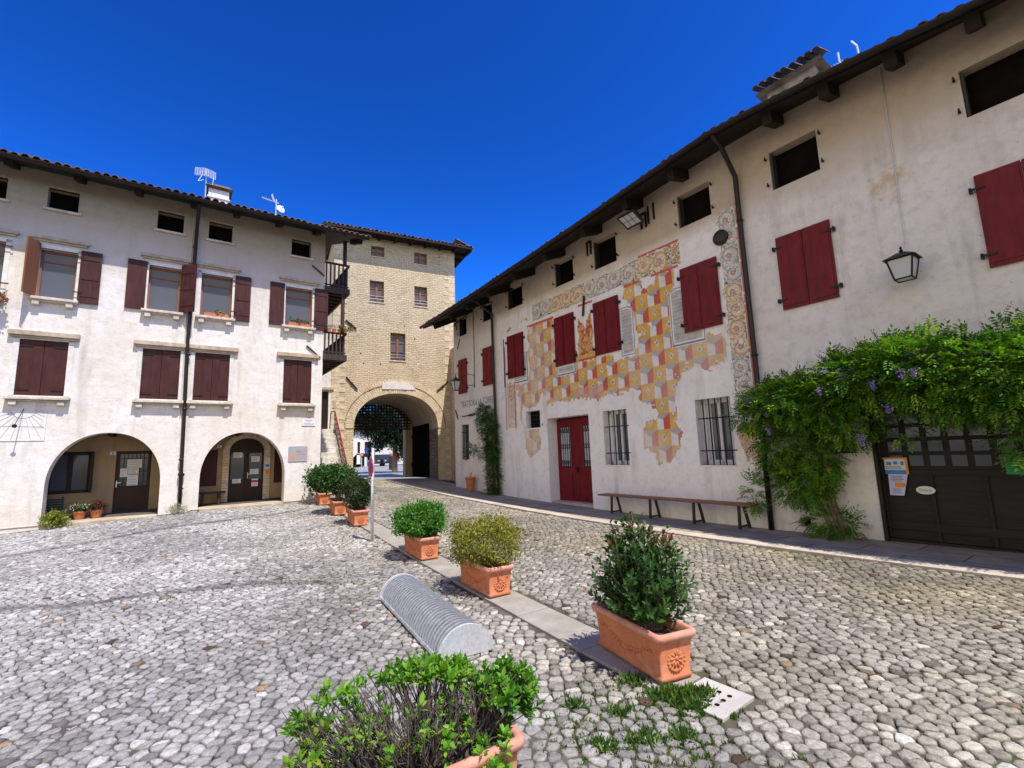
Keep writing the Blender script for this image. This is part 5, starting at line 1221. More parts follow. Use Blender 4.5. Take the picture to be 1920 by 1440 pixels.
# notices in the portico
yb = 1.3+.055
def note(u0, u1, z0, z1, label, mat='paper', y=yb, ink='grey_ink', n=4, extra=None):
    ink_ = [(lines(u0+.02, u1-.02, z0+.02, z1-.02, n, y-.0065, .008), M[ink])]+(extra or [])
    return plate('paper_notice', u0, u1, z0, z1, M[mat], label, 'notice', y, ink_, .006, 'paper notices on the portico doors', LF)
yl = 1.3+.075
note(-1.19, -.87, 1.60, 1.83, 'widest white paper high on the glazed door in the left arch', y=yl); note(-1.33, -1.17, 1.36, 1.59, 'small white paper at the left edge of the glazed door in the left arch', y=yl)
note(-1.16, -.93, 1.43, 1.59, 'white paper in the middle of the glazed door in the left arch', y=yl); note(-1.17, -.93, 1.09, 1.41, 'tall white paper lowest on the glazed door in the left arch', y=yl)
note(1.33, 1.57, 1.79, 1.95, 'white paper high on the left leaf of the arched door'); note(1.33, 1.56, 1.02, 1.15, 'curling white paper low on the left leaf of the arched door')
note(1.82, 2.05, 1.65, 1.82, 'white paper highest on the right leaf of the arched door'); note(1.80, 2.03, 1.27, 1.43, 'white paper by the handle on the right leaf of the arched door')
note(1.85, 2.03, .90, 1.13, 'white and red paper lowest on the right leaf of the arched door', extra=[(MB().box(1.85, 2.03, yb-.0085, yb-.0063, 1.02, 1.09), M['sign_red'], 'band')])
yw = 1.265
note(2.21, 2.33, 1.61, 1.75, 'small grey paper topmost on the brick jamb right of the arched door', y=yw); note(2.19, 2.34, 1.44, 1.59, 'small blue and white sticker on the brick jamb right of the arched door', y=yw, n=1, extra=[(MB().box(2.20, 2.33, yw-.0085, yw-.0063, 1.48, 1.56), M['blue'], 'band')])
note(2.21, 2.32, 1.25, 1.40, 'small brown card lowest on the brick jamb right of the arched door', mat='orange', y=yw, n=2)
plate('number_plate', -1.57, -1.45, 1.97, 2.05, M['white'], 'small white number plate beside the glazed door in the left arch', 'number plate', 1.295, [(MB().box(-1.53, -1.49, 1.280, 1.2825, 1.99, 2.03), M['grey_ink'])], fr=LF)
plate('number_plate', .90, 1.0, 2.10, 2.19, M['white'], 'small white number plate beside the arched door in the right arch', 'number plate', 1.295, [(MB().box(.93, .97, 1.280, 1.2825, 2.12, 2.17), M['grey_ink'])], fr=LF)
# furniture in the portico
t = thing('slatted_chair', 'dark green slatted chair in the shade at the left end of the left arch', 'chair', LF, (-2.5, .75, .37))
m = MB()
for k in range(5): m.box(-2.70, -2.34, .93, .95, .62+.06*k, .66+.06*k)
part('backrest', m, M['green_paper'] if False else simple('green_paint', (.012, .05, .045, 1), .5, 0, .2, 6, .05), t); MG = bpy.data.materials['green_paint']
m = MB()
for k in range(5): m.box(-2.70, -2.34, .55+.075*k, .61+.075*k, .60, .62)
part('seat', m, MG, t)
for x in (-2.69, -2.37):
    part('leg', MB().bar((x, .56, .37), (x, .58, .61), .03), MG, t); part('leg', MB().bar((x, .97, .37), (x, .94, .95), .03), MG, t)
t = thing('porch_bench', 'plain dark bench in the shade left of the arched door', 'bench', LF, (.75, 1.0, .45))
part('seat', MB().box(.46, 1.14, .85, 1.15, .78, .83), M['dark_wood'], t)
for x in (.55, .95): part('leg', MB().box(x, x+.06, .9, 1.1, .45, .78), M['dark_wood'], t)

# ------------------------------------------------------------------ no-parking sign
gx, gy = -2.69, 9.05; g0z = float(gz(gx, gy)); SF = Frame((gx, gy), R(-60.6))
S_ = thing('no_parking_sign', 'grey pole with a round blue and red sign seen edge-on among the planters', 'road sign', SF, (0, 0, g0z))
part('pole', MB().tube([(0, 0, g0z-.05), (0, 0, g0z+1.72)], .030, 12), M['galv'], S_, smooth=True)
part('sign_face', MB().lathe([(.185, -.045), (.185, -.030)], (0, 0, g0z+1.36), 32, 'y'), M['sign_red'], S_); part('sign_disc', MB().lathe([(.135, -.050), (.135, -.0455)], (0, 0, g0z+1.40), 32, 'y'), M['sign_blue'], S_)
part('sign_bar', MB().bar((-.11, -.052, g0z+1.29), (.11, -.052, g0z+1.51), .04, .004, (0, 1, 0)), M['sign_red'], S_); part('sign_back', MB().lathe([(.185, -.030), (.185, -.022)], (0, 0, g0z+1.40), 32, 'y'), M['galv_dull'], S_)
part('time_plate', MB().box(-.12, .12, -.045, -.03, g0z+1.05, g0z+1.20), M['white'], S_); part('lettering', MB().box(-.09, -.02, -.048, -.0455, g0z+1.08, g0z+1.17).box(.02, .09, -.048, -.0455, g0z+1.08, g0z+1.11).box(.02, .09, -.048, -.0455, g0z+1.14, g0z+1.17), M['black'], S_); part('clamp', MB().box(-.03, .03, -.03, .03, g0z+1.45, g0z+1.49).box(-.03, .03, -.03, .03, g0z+1.11, g0z+1.14), M['galv'], S_)

# ------------------------------------------------------------------ bicycle rack: half-round hoops between two end plates
ax = math.atan2(1.73, -.98); BF = Frame((-.93, 5.06), ax)
bz = float(gz(-.93, 5.06)); RK = thing('bicycle_rack', 'half-round galvanised bicycle rack of close hoops with solid end plates lying on the cobbles', 'bicycle rack', BF, (0, 0, bz))
L_, rad = .94, .238
def zt(x): p = BF.w(x, 0); return float(gz(p.x, p.y))
for k in range(30):
    x = -L_+.05+(2*L_-.1)*k/29; z = zt(x)+.03; m = MB(); n = 18; ring_ = []
    for i in range(n+1):
        a_ = math.pi*i/n
        for (dx, rr_) in ((-.017, rad), (.017, rad-.004), (.014, rad-.040), (-.014, rad-.036)): ring_.append((x+dx, math.cos(a_)*rr_, z+math.sin(a_)*rr_))
    m.add(ring_, [(4*i+q, 4*i+(q+1) % 4, 4*i+4+(q+1) % 4, 4*i+4+q) for i in range(n) for q in range(4)]); part('hoop', m, M['galv'], RK, smooth=False)
for x, s in ((-L_-.01, -1), (L_+.01, 1)):
    z = zt(x); pr = [(math.cos(math.pi*i/24)*(rad+.02), math.sin(math.pi*i/24)*(rad+.02)) for i in range(25)]; m = MB()
    vs = [(x+dx, a_, z+.01+b_) for dx in (-.012, .012) for a_, b_ in pr]; m.add(vs, [tuple(range(25)), tuple(range(49, 24, -1))]+[(i, 25+i, 26+i, i+1) for i in range(24)]+[(0, 24, 49, 25)])
    part('end_plate', m, M['galv_dull'], RK, bevel=.004)
m = MB()
for yy in (-rad+.01, rad-.01): m.bar((-L_, yy, zt(-L_)+.03), (L_, yy, zt(L_)+.03), .03, .03)
part('base_rail', m, M['galv'], RK)

# ------------------------------------------------------------------ terracotta planters
def rrect(hl, hw, r, seg=4):
    pts = []
    for cx, cy, a0 in ((hl-r, hw-r, 0), (-hl+r, hw-r, 90), (-hl+r, -hw+r, 180), (hl-r, -hw+r, 270)):
        for k in range(seg+1): a_ = R(a0+90*k/seg); pts.append((cx+r*math.cos(a_), cy+r*math.sin(a_)))
    return pts
def loft(levels, seg=4, close=True):
    m = MB(); rings = [[(x, y_, z) for x, y_ in rrect(hl, hw, r, seg)] for hl, hw, r, z in levels]; n = len(rings[0])
    m.add([p for q in rings for p in q], [(i*n+k, i*n+(k+1) % n, (i+1)*n+(k+1) % n, (i+1)*n+k) for i in range(len(rings)-1) for k in range(n)])
    if close: m.f.append(tuple(range(n-1, -1, -1)))
    return m
def planter():
    t = thing('planter', 'x', 'planter', WF, (0, 0, 0), 'terracotta planters in a line across the square')
    body = loft([(.385, .130, .02, 0), (.398, .143, .02, .012), (.398, .143, .02, .032), (.388, .133, .02, .042), (.408, .152, .022, .285)]); part('box', body, M['terracotta'], t, smooth=True)
    rim = loft([(.408, .152, .022, .270), (.418, .162, .03, .274), (.434, .178, .04, .286), (.442, .186, .045, .304), (.440, .184, .045, .322), (.428, .172, .04, .334), (.410, .154, .03, .334), (.398, .142, .025, .322), (.394, .138, .02, .24)], close=False); part('rim', rim, M['terracotta_pale'], t, smooth=True)
    part('soil', MB().add([(x, y_, .262) for x, y_ in rrect(.395, .139, .02)], [tuple(range(20))]), M['soil'], t)
    for s in (-1, 1):                                   # rosette on each end
        m = MB(); cx = s*.397
        def blob(yy, zz, ry, rz, d):
            m.add([(cx+s*d*(1-(r_/3)**2)-.002*s, yy+ry*r_/3*math.cos(2*math.pi*k/8), zz+rz*r_/3*math.sin(2*math.pi*k/8)) for r_ in (3, 2, 1) for k in range(8)]+[(cx+s*d, yy, zz)], [(i*8+k, i*8+(k+1) % 8, i*8+8+(k+1) % 8, i*8+8+k) for i in range(2) for k in range(8)]+[(16+k, 16+(k+1) % 8, 24) for k in range(8)])
        for k in range(20): a_ = 2*math.pi*k/20; blob(.075*math.cos(a_), .150+.083*math.sin(a_), .0135, .0145, .007)
        for k in range(10):
            a_ = 2*math.pi*k/10; m.tube([(cx-s*.001, .018*math.cos(a_), .150+.020*math.sin(a_)), (cx-s*.002, .055*math.cos(a_), .150+.061*math.sin(a_))], [.006, .010], 6)
        blob(0, .150, .020, .022, .014); part('rosette', m, M['terracotta'], t, smooth=True)
    for s in (-1, 1):                                   # garland on the long sides
        m = MB()
        for k in range(15):
            q = k/14; x = -.25+.5*q; z = .19-.07*math.sin(math.pi*q)+rnd.uniform(-.006, .006); r_ = .013+.010*math.sin(math.pi*q); yy = s*(.128+.075*z)
            m.lathe([(r_*math.cos(a_), r_*math.sin(a_)) for a_ in np.linspace(-1.5, 1.5, 7)], (x, yy, z), 8)
        for x in (-.28, .28):
            for k in range(3): m.lathe([(.013*math.cos(a_), .013*math.sin(a_)) for a_ in np.linspace(-1.5, 1.5, 5)], (x+.02*(k-1), s*(.133+.075*.2), .205-.012*abs(k-1)-.0), 8)
        part('garland', m, M['terracotta'], t, smooth=True)
    return t
PL = [((-.44, 2.47), math.atan2(.5, .87), 'terracotta planter cut off by the bottom edge of the photo, holding the half bare azalea'),
      ((.95, 3.98), math.atan2(.91, -.40), 'terracotta planter with a soil-filled open end, holding the tall glossy shrub'),
      ((-.415, 6.03), math.atan2(.855, -.52), 'terracotta planter under the yellowish rounded bush, beside the bicycle rack'),
      ((-1.555, 7.89), math.atan2(.85, -.525), 'terracotta planter under the bright green dome-shaped bush'),
      ((-3.595, 10.95), math.atan2(.866, -.5), 'terracotta planter just behind the no-parking pole, under the dark bushy shrub'),
      ((-4.57, 12.4), math.atan2(.866, -.5), 'terracotta planter second from the arcaded house, under the small tree with a bare stem'),
      ((-5.60, 14.0), math.atan2(.866, -.5), 'terracotta planter closest to the arcaded house wall, smallest in view')]
p0 = planter(); planters = []
for k, ((x, y_), a_, lab) in enumerate(PL):
    o = p0 if k == 0 else copy_tree(p0)
    sx = float(gz(x+.35*math.cos(a_), y_+.35*math.sin(a_))-gz(x-.35*math.cos(a_), y_-.35*math.sin(a_)))/.7
    o.location = (x, y_, float(gz(x, y_))+.014); o.rotation_euler = (0, -math.atan(sx), a_); o['label'] = lab; planters.append((x, y_, a_, float(gz(x, y_))+.014))
# ------------------------------------------------------------------ foliage
def unit(a): return a/np.maximum(np.linalg.norm(a, axis=-1, keepdims=True), 1e-9)
def leaves(name, pos, d, up_, L, W, cols, mat, parent=None, six=False, fold=.25, fr=None):
    """one mesh of many separate leaves; positions in local coordinates of the parent"""
    k = len(pos); d = unit(d); s = unit(np.cross(d, up_)+1e-6); n = np.cross(s, d)
    L = np.broadcast_to(L, (k,)); W = np.broadcast_to(W, (k,))
    if six: tm = [(0, 0, 0), (.28, .42, .8), (.66, .46, .8), (1, 0, -.35), (.66, -.46, .8), (.28, -.42, .8), (.45, 0, 0)]; fc = [(0, 6, 2, 1), (6, 3, 2), (0, 5, 4, 6), (6, 4, 3)]
    else: tm = [(0, 0, 0), (.45, .5, .7), (1, 0, -.2), (.45, -.5, .7)]; fc = [(0, 2, 1), (0, 3, 2)]
    V = np.stack([pos+d*(L*a)[:, None]+s*(W*b)[:, None]+n*(W*c*fold)[:, None] for a, b, c in tm], 1)
    nv = len(tm); base = np.arange(k)[:, None]*nv; lp = np.concatenate([np.array(f) for f in fc]); loops = (base+lp[None]).ravel()
    cnt = np.tile([len(f) for f in fc], k); c = np.repeat(cols[:, None, :], nv, 1).reshape(-1, 3)
    return np_object(name, V.reshape(-1, 3), loops, cnt, mat, c, parent, False)
def pick(cs, k, var=.18):
    cs = np.array(cs); i = rng.integers(0, len(cs), k); t = rng.random((k, 1)); c = cs[i]*t+cs[rng.integers(0, len(cs), k)]*(1-t)
    return np.clip(c*(1+rng.normal(0, var, (k, 1))), .003, 1)
def rdir(k): return unit(rng.normal(size=(k, 3)))
def dome(k, c, r, flat=-.35, shell=.72, lump=.16, seed=0):
    """points near the surface of a lumpy ellipsoid, and outward directions"""
    d = rdir(int(k*2.2)); d = d[d[:, 2] > flat][:k]; q = np.stack([np.arctan2(d[:, 1], d[:, 0])*2, d[:, 2]*4], 1)
    f = 1+lump*(2*vnoise(q+20, 1.0, seed)-1)
    t = shell+(1-shell)*rng.random(len(d))**.6
    return np.array(c)+d*np.array(r)*(f*t)[:, None], d
def clumps(cen, dr, per, spread, L, W, cs, tip=.6, var=.18, up_bias=.5, Lv=.25):
    k = len(cen)*per; C = np.repeat(cen, per, 0); D = np.repeat(dr, per, 0)
    P = C+rng.normal(0, spread, (k, 3)); dd = unit(D*tip+rng.normal(0, .6, (k, 3))+np.array([0, 0, up_bias*.4]))
    return P, dd, unit(rng.normal(0, .35, (k, 3))+np.array([0, 0, 1.])+D*.4), L*(1+rng.normal(0, Lv, k)), W*(1+rng.normal(0, Lv, k)), pick(cs, k, var)
def plant(name, label, cat, org, group=None, fr=WF): return thing(name, label, cat, fr, org, group)
def cat_(*a): return [np.concatenate(x) for x in zip(*a)]

def shrub(idx, label, r, h0, h1, ncl, per, spread, L, W, cs, six=False, stem=0, seed=1, lump=.16, flat=-.95, off=(0, 0)):
    x, y_, a_, z = planters[idx]; x += off[0]; y_ += off[1]
    t = plant('shrub', label, 'shrub', (x, y_, z+.26)); cz = (h0+h1)/2-.26; OFF[t.name] = (0, 0, 0)
    cen, dr = dome(ncl, (0, 0, cz), (r[0], r[1], (h1-h0)/2), flat, .62, lump, seed)
    A = clumps(cen, dr, per, spread, L, W, cs)
    leaves('foliage', *A, M['leaf'], t, six)
    m = MB()
    for k in range(14):
        c = cen[rng.integers(len(cen))]; b = (rnd.uniform(-.05, .05), rnd.uniform(-.04, .04), -.02); mid = Vector(b).lerp(Vector(c), .5)+Vector((0, 0, .08))
        m.tube([b, mid, c], [.012, .008, .004], 5)
    if stem: m.tube([(0, 0, -.03), (.01, .0, stem*.5), (-.02, .01, stem+.1)], [.03, .024, .02], 7)
    part('branch', m, M['bark'], t); t.rotation_euler = (0, 0, a_); return t
G1 = [(.045, .13, .012), (.075, .20, .018), (.10, .25, .02)]
GD = [(.014, .042, .009), (.022, .062, .012), (.032, .085, .014)]
GY = [(.21, .24, .02), (.30, .28, .028), (.13, .18, .016), (.24, .17, .03)]
shrub(3, 'bright green dome-shaped bush, fourth planter plant back from the front', (.47, .42), .30, .80, 460, 16, .035, .050, .024, [(.035, .12, .010), (.06, .19, .015), (.10, .27, .025)], seed=3, lump=.26)
shrub(2, 'yellowish green rounded bush with tiny leaves beside the bicycle rack', (.46, .42), .28, .80, 480, 16, .045, .036, .020, GY, seed=4, lump=.26)
shrub(4, 'dark brownish green dense shrub right behind the no-parking pole', (.35, .33), .34, 1.00, 400, 15, .05, .046, .024, [(.03, .055, .012), (.05, .075, .015), (.02, .036, .01)], seed=5, lump=.25)
shrub(5, 'small leafy tree with a bare stem in the second planter from the arcaded house', (.42, .40), .58, 1.10, 250, 13, .07, .085, .048, [(.02, .065, .012), (.035, .10, .018), (.06, .14, .03)], stem=.42, seed=6, lump=.3)
shrub(6, 'leafy dark green shrub in the planter closest to the arcaded house', (.40, .38), .38, .98, 240, 13, .07, .085, .048, [(.018, .055, .01), (.03, .085, .014), (.05, .12, .025)], seed=7, lump=.3, off=(-.05, .05))

# tall glossy shrub in the near planter: upright shoots with lance-shaped leaves
x, y_, a_, z = planters[1]
t = plant('shrub', 'tall glossy dark green shrub with a few reddish tips in the nearest open planter', 'shrub', (x, y_, z+.26)); OFF[t.name] = (0, 0, 0)
tw = MB(); A = []
for k in range(210):
    b = np.array([rnd.uniform(-.18, .06), rnd.uniform(-.08, .08), 0]); th_ = rnd.uniform(0, 6.28); q = rnd.random()**.6
    top = np.array([.43*q*math.cos(th_)-.04, .40*q*math.sin(th_), .90*(1-.48*q*q)*rnd.uniform(.42, 1.0)]); top[2] = max(top[2], .12)
    mid = b*.55+top*.45+np.array([0, 0, .07*(1-q)]); pts = [b, mid, top]
    tw.tube(pts, [.006, .0045, .002], 4)
    n = rnd.randint(16, 26); s_ = np.sort(.30+.70*rng.random(n)**.8); P = np.where(s_[:, None] < .5, b+(mid-b)*(s_[:, None]*2), mid+(top-mid)*(s_[:, None]*2-1))
    ax_ = unit((top-mid)[None])[0]; ang = np.arange(n)*2.4; e1 = unit(np.cross(ax_, [0.3, .2, 1.])[None])[0]; e2 = np.cross(ax_, e1)
    rad_ = np.cos(ang)[:, None]*e1+np.sin(ang)[:, None]*e2; dd = rad_*.8+ax_*.65+np.array([0, 0, .1])
    L = .074*(1.15-.45*s_)*(1+rng.normal(0, .15, n)); c = pick([(.018, .055, .008), (.03, .088, .012), (.055, .14, .02)], n)
    if top[2] > .60 and rnd.random() < .3: c[-4:] = np.array([.16, .06, .03])*rng.uniform(.6, 1.3, (4, 1)); dd[-4:] = ax_*1.2+rad_[-4:]*.4
    A.append((P, dd, np.tile(ax_, (n, 1))+rng.normal(0, .15, (n, 3)), L, L*.44, c))
leaves('foliage', *cat_(*A), M['leaf'], t, True, .22); part('branch', tw, M['twig'], t); t.rotation_euler = (0, 0, a_)

# half bare azalea in the front planter
x, y_, a_, z = planters[0]
t = plant('shrub', 'half bare azalea with grey twigs and green leaf tufts at the bottom edge', 'shrub', (x, y_, z+.26)); OFF[t.name] = (0, 0, 0); t.rotation_euler = (0, 0, a_)
tw = MB(); A = []
def tuft(P, d, n, L, cs):
    ang = np.arange(n)*2.4+rnd.uniform(0, 6); ax_ = unit(np.array(d)[None])[0]; e1 = unit(np.cross(ax_, [.3, .7, .2])[None])[0]; e2 = np.cross(ax_, e1)
    lay = np.linspace(.25, 1.15, n)[:, None]; rad_ = np.cos(ang)[:, None]*e1+np.sin(ang)[:, None]*e2; dd = rad_*(1.25-lay*.75)+ax_*lay*.75
    l = L*(1+rng.normal(0, .18, n)); A.append((np.tile(P, (n, 1))-ax_*np.linspace(.02, 0, n)[:, None], dd, np.tile(ax_, (n, 1))+rng.normal(0, .1, (n, 3)), l, l*.42, pick(cs, n, .14)))
AZ = [(.075, .22, .015), (.13, .31, .02), (.20, .36, .03)]; AD = [(.04, .13, .01), (.07, .19, .014)]; AY = [(.26, .32, .03), (.20, .30, .03)]
# (x, y, z, rx, ry, rz, tufts, palette): where the photo shows foliage
spots = [(.40, .02, .21, .20, .16, .17, 105, AD+AZ), (.44, .0, .12, .15, .15, .12, 50, AD), (-.02, .16, .36, .20, .10, .07, 60, AZ), (.12, .10, .36, .12, .10, .06, 26, AZ), (-.30, .12, .24, .14, .1, .10, 7, AZ), (-.50, .02, .22, .10, .1, .08, 10, AZ+AY), (-.50, -.15, .02, .20, .14, .10, 40, AZ+AY), (-.38, -.2, -.06, .26, .10, .08, 38, AZ), (-.10, -.20, .02, .16, .08, .07, 26, AD+AZ), (.02, -.06, .14, .2, .12, .14, 8, AZ), (-.28, -.03, .12, .2, .14, .14, 9, AZ+AY), (-.40, .20, .34, .12, .08, .07, 9, AZ), (-.52, .16, .24, .12, .10, .12, 16, AZ), (-.20, .26, .30, .12, .08, .07, 6, AZ), (-.56, .03, .12, .10, .10, .12, 16, AZ+AY), (.20, .12, .30, .1, .1, .08, 18, AZ), (.28, -.14, .05, .14, .08, .08, 24, AZ), (-.52, .04, .10, .14, .14, .12, 12, AZ)]
for (cx, cy, cz, rx, ry, rz, n, cs) in spots:
    for _ in range(n):
        d = rdir(1)[0]; d[2] = abs(d[2])*.9 if cz > .1 else d[2]; P = np.array([cx, cy, cz])+d*np.array([rx, ry, rz])*rnd.random()**.33
        dr = unit((d*.6+np.array([0, 0, .8])+rng.normal(0, .2, 3))[None])[0]
        tuft(P, dr, rnd.randint(7, 11), rnd.uniform(.034, .052), cs)
        b = np.array([cx*.45+rnd.uniform(-.06, .06), cy*.4+rnd.uniform(-.05, .05), -.01]); mid = b*.4+P*.6+np.array([rnd.uniform(-.03, .03), rnd.uniform(-.03, .03), .02])
        if rnd.random() < .6: tw.tube([b, mid, P], [.005, .0035, .002], 4)
def twig(p, d, l, r_, depth):
    q = p+d*l; m_ = (p+q)/2+rng.normal(0, l*.07, 3); tw.tube([p, m_, q], [r_, r_*.85, r_*.65], 4)
    if depth:
        for _ in range(rnd.choice((2, 2, 3))):
            dd = unit((d+rng.normal(0, .42, 3)+np.array([0, 0, .18]))[None])[0]; twig(q, dd, l*rnd.uniform(.55, .8), r_*.68, depth-1)
    elif rnd.random() < .16: tuft(q, d, rnd.randint(4, 7), .028, AZ)
for k in range(150):
    q = np.array([rnd.uniform(-.62, .30), rnd.uniform(-.16, .26), rnd.uniform(.10, .36)]); b = np.array([q[0]*.6, q[1]*.4, rnd.uniform(0, .08)]); mid = b*.5+q*.5+rng.normal(0, .02, 3)
    tw.tube([b, mid, q], [.0042, .003, .0016], 4)
    for _ in range(2): e = q+np.array([rnd.uniform(-.06, .06), rnd.uniform(-.05, .05), rnd.uniform(.02, .07)]); tw.tube([mid*.3+q*.7, e], [.0024, .0013], 3)
    if rnd.random() < .13: tuft(q, unit(np.array([[rnd.uniform(-.4, .4), rnd.uniform(-.5, .2), 1.]]))[0], rnd.randint(4, 8), rnd.uniform(.026, .044), AZ+AY)
for k in range(46):
    p = np.array([rnd.uniform(-.42, .34), rnd.uniform(-.08, .10), -.01]); d = unit(np.array([[p[0]*.9+rnd.uniform(-.5, .3), rnd.uniform(-.35, .5), 1.0]]))[0]; twig(p, d, rnd.uniform(.09, .15), .0062, 3)
leaves('foliage', *cat_(*A), M['leaf'], t, True, .2); part('branch', tw, simple('azalea_twig', (.10, .075, .06, 1), .85, 0, .5, 20, .3), t)

# pinnate sprays for the wisteria
def sprays(cen, dr, L, cs, n=9, var=.2):
    k = len(cen); dr = unit(dr); up_ = unit(rng.normal(0, .35, (k, 3))+np.array([0, 0, 1.])); s = unit(np.cross(dr, up_)); nn = np.cross(s, dr); col = pick(cs, k, var); out = []
    for i in range(n):
        tt = .15+.85*(i//2*2+1)/n if i < n-1 else 1.0; sd = (1 if i % 2 else -1) if i < n-1 else 0
        P = cen+dr*(L*tt)[:, None]-nn*(L*.28*tt*tt)[:, None]; d = dr*(.55 if sd else 1.)+s*(sd*.8)-np.array([0, 0, .18])
        out.append((P, d, nn+rng.normal(0, .15, (k, 3)), L*.40*(1-.25*abs(tt-.5)), L*.15, np.clip(col*(1+rng.normal(0, .1, (k, 1))), .003, 1)))
    return cat_(*out)
W_ = thing('wisteria', 'large green wisteria trained over the dark gate and hanging down the wall beside it', 'climbing plant', RF, (-3.4, -.3, .2))
OW = np.array(OFF[W_.name])
GW = [(.045, .14, .012), (.085, .23, .016), (.15, .32, .024), (.25, .37, .03), (.03, .09, .012)]
bl = [(-4.45, -.40, 2.20, .32, .28, .22, 160), (-4.15, -.42, 2.45, .42, .32, .30, 300), (-3.65, -.5, 2.42, .45, .38, .36, 380), (-3.25, -.5, 2.30, .45, .38, .40, 380), (-2.78, -.55, 2.62, .45, .42, .42, 420), (-2.35, -.55, 2.72, .45, .42, .46, 420), (-1.95, -.6, 2.66, .42, .46, .52, 420), (-1.5, -.6, 2.50, .5, .46, .56, 460), (-1.0, -.62, 2.48, .5, .48, .60, 460), (-.5, -.6, 2.45, .6, .5, .62, 460), (.2, -.6, 2.4, .6, .5, .6, 320), (.9, -.55, 2.4, .6, .45, .55, 260),
      (-4.22, -.32, 1.60, .24, .22, .42, 150), (-3.85, -.32, 1.62, .38, .28, .48, 220), (-3.55, -.30, 1.40, .30, .24, .46, 180), (-4.05, -.25, .95, .22, .16, .28, 90), (-3.75, -.25, .95, .28, .2, .26, 110), (-2.98, -.4, 1.95, .35, .3, .3, 150), (-.95, -.6, 1.75, .30, .28, .40, 130), (-2.22, -.62, 1.92, .12, .12, .38, 26), (-3.45, -.25, .35, .35, .2, .18, 90), (-4.75, -.2, .75, .12, .1, .3, 40)]
cs_, ds_ = [], []
for i, (u, v, z, ru, rv, rz, n) in enumerate(bl):
    c, d = dome(int(n*1.4), (u, v, z), (ru, rv, rz), -1.1, .55, .3, 40+i); k = c[:, 1] < -.03; cs_.append(c[k]); ds_.append(d[k])
cen, dr = np.concatenate(cs_), np.concatenate(ds_); dr = dr+rng.normal(0, .5, dr.shape)+np.array([0, -.25, -.05]); cen[:, 1] = -.10+(cen[:, 1]+.10)*np.where(cen[:, 2] > 1.9, 1.22, 1.1)
leaves('foliage', *(lambda q: (q[0]-OW, *q[1:]))(sprays(cen, dr, rng.uniform(.13, .235, len(cen)), GW)), M['leaf'], W_)
tw = MB()
for p in ([(-3.40, -.16, .15), (-3.48, -.20, .6), (-3.58, -.18, 1.0), (-3.62, -.22, 1.5), (-3.75, -.3, 2.2), (-4.3, -.35, 2.3)], [(-3.33, -.18, .12), (-3.44, -.16, .7), (-3.50, -.22, 1.2), (-3.4, -.28, 1.8), (-3.0, -.4, 2.4), (-2.2, -.5, 2.55), (-1.2, -.55, 2.5), (0, -.55, 2.4)], [(-3.5, -.14, .1), (-3.60, -.17, .5), (-3.72, -.14, .9), (-3.9, -.2, 1.4), (-4.1, -.25, 1.9)], [(-3.44, -.2, .6), (-3.4, -.14, 1.1), (-3.52, -.2, 1.6), (-3.3, -.3, 2.2)]):
    n = len(p); tw.tube(p, [.042*(1-.6*k/(n-1)) for k in range(n)], 8)
part('trunk', tw, M['bark'], W_, smooth=True)
MT_ = simple('tendril', (.22, .27, .06, 1), .7, 0, .2, 9, 0)
for k in range(30):
    tw = MB(); c = cen[rng.integers(len(cen))]; d = rdir(1)[0]*.3; d[1] = -abs(d[1]); tw.tube([c, c+d*.5+np.array([0, 0, .05]), c+d+np.array([0, 0, rnd.uniform(-.15, .12)])], .0035, 4); part('tendril', tw, MT_, W_)
for (u, v, z, l) in ((-4.35, -.72, 2.52, .12), (-3.05, -.98, 2.52, .14), (-2.35, -1.02, 2.52, .16), (-1.98, -1.1, 2.62, .14), (-2.20, -1.05, 2.18, .16), (-4.05, -.70, 2.02, .22), (-1.86, -1.1, 2.60, .12), (-2.62, -.9, 1.78, .2), (-4.05, -.68, 2.22, .08)):
    v = v*1.22-.02; l *= .8; n = 55; tq = rng.random(n); P = np.stack([u+rng.normal(0, .028, n)*(1.2-tq), v+rng.normal(0, .028, n)*(1.2-tq), z-l*tq], 1)
    leaves('flower', P-OW, rdir(n), rdir(n), np.full(n, .028), np.full(n, .024), pick([(.30, .20, .62), (.46, .34, .75), (.22, .12, .5)], n), M['petal'], W_)
# climbing rose by the trattoria door
C_ = thing('climbing_rose', 'dark green climber growing up the wall by the trattoria door', 'climbing plant', RF, (-13.85, -.2, .2)); OC = np.array(OFF[C_.name])
cs_, ds_ = [], []
for i, (u, v, z, ru, rv, rz, n) in enumerate([(-14.15, -.25, 3.1, .42, .2, .30, 195), (-13.95, -.28, 2.7, .45, .24, .35, 285), (-13.80, -.25, 2.2, .38, .2, .4, 255), (-13.75, -.22, 1.7, .34, .18, .4, 225), (-13.72, -.22, 1.2, .30, .16, .4, 195), (-13.70, -.22, .7, .28, .18, .4, 180), (-13.72, -.25, .3, .30, .2, .2, 90), (-14.6, -.2, 1.75, .45, .12, .12, 51), (-15.15, -.2, 1.85, .35, .1, .12, 33), (-14.6, -.18, 3.0, .2, .1, .3, 30)]):
    c, d = dome(n, (u, v, z), (ru, rv, rz), -1.1, .3, .3, 70+i); cs_.append(c); ds_.append(d)
cen, dr = np.concatenate(cs_), np.concatenate(ds_); dr = dr+rng.normal(0, .5, dr.shape)
leaves('foliage', *(lambda q: (q[0]-OC, *q[1:]))(sprays(cen, dr, rng.uniform(.12, .22, len(cen)), [(.02, .065, .012), (.035, .10, .018), (.055, .15, .025)], 7)), M['leaf'], C_)
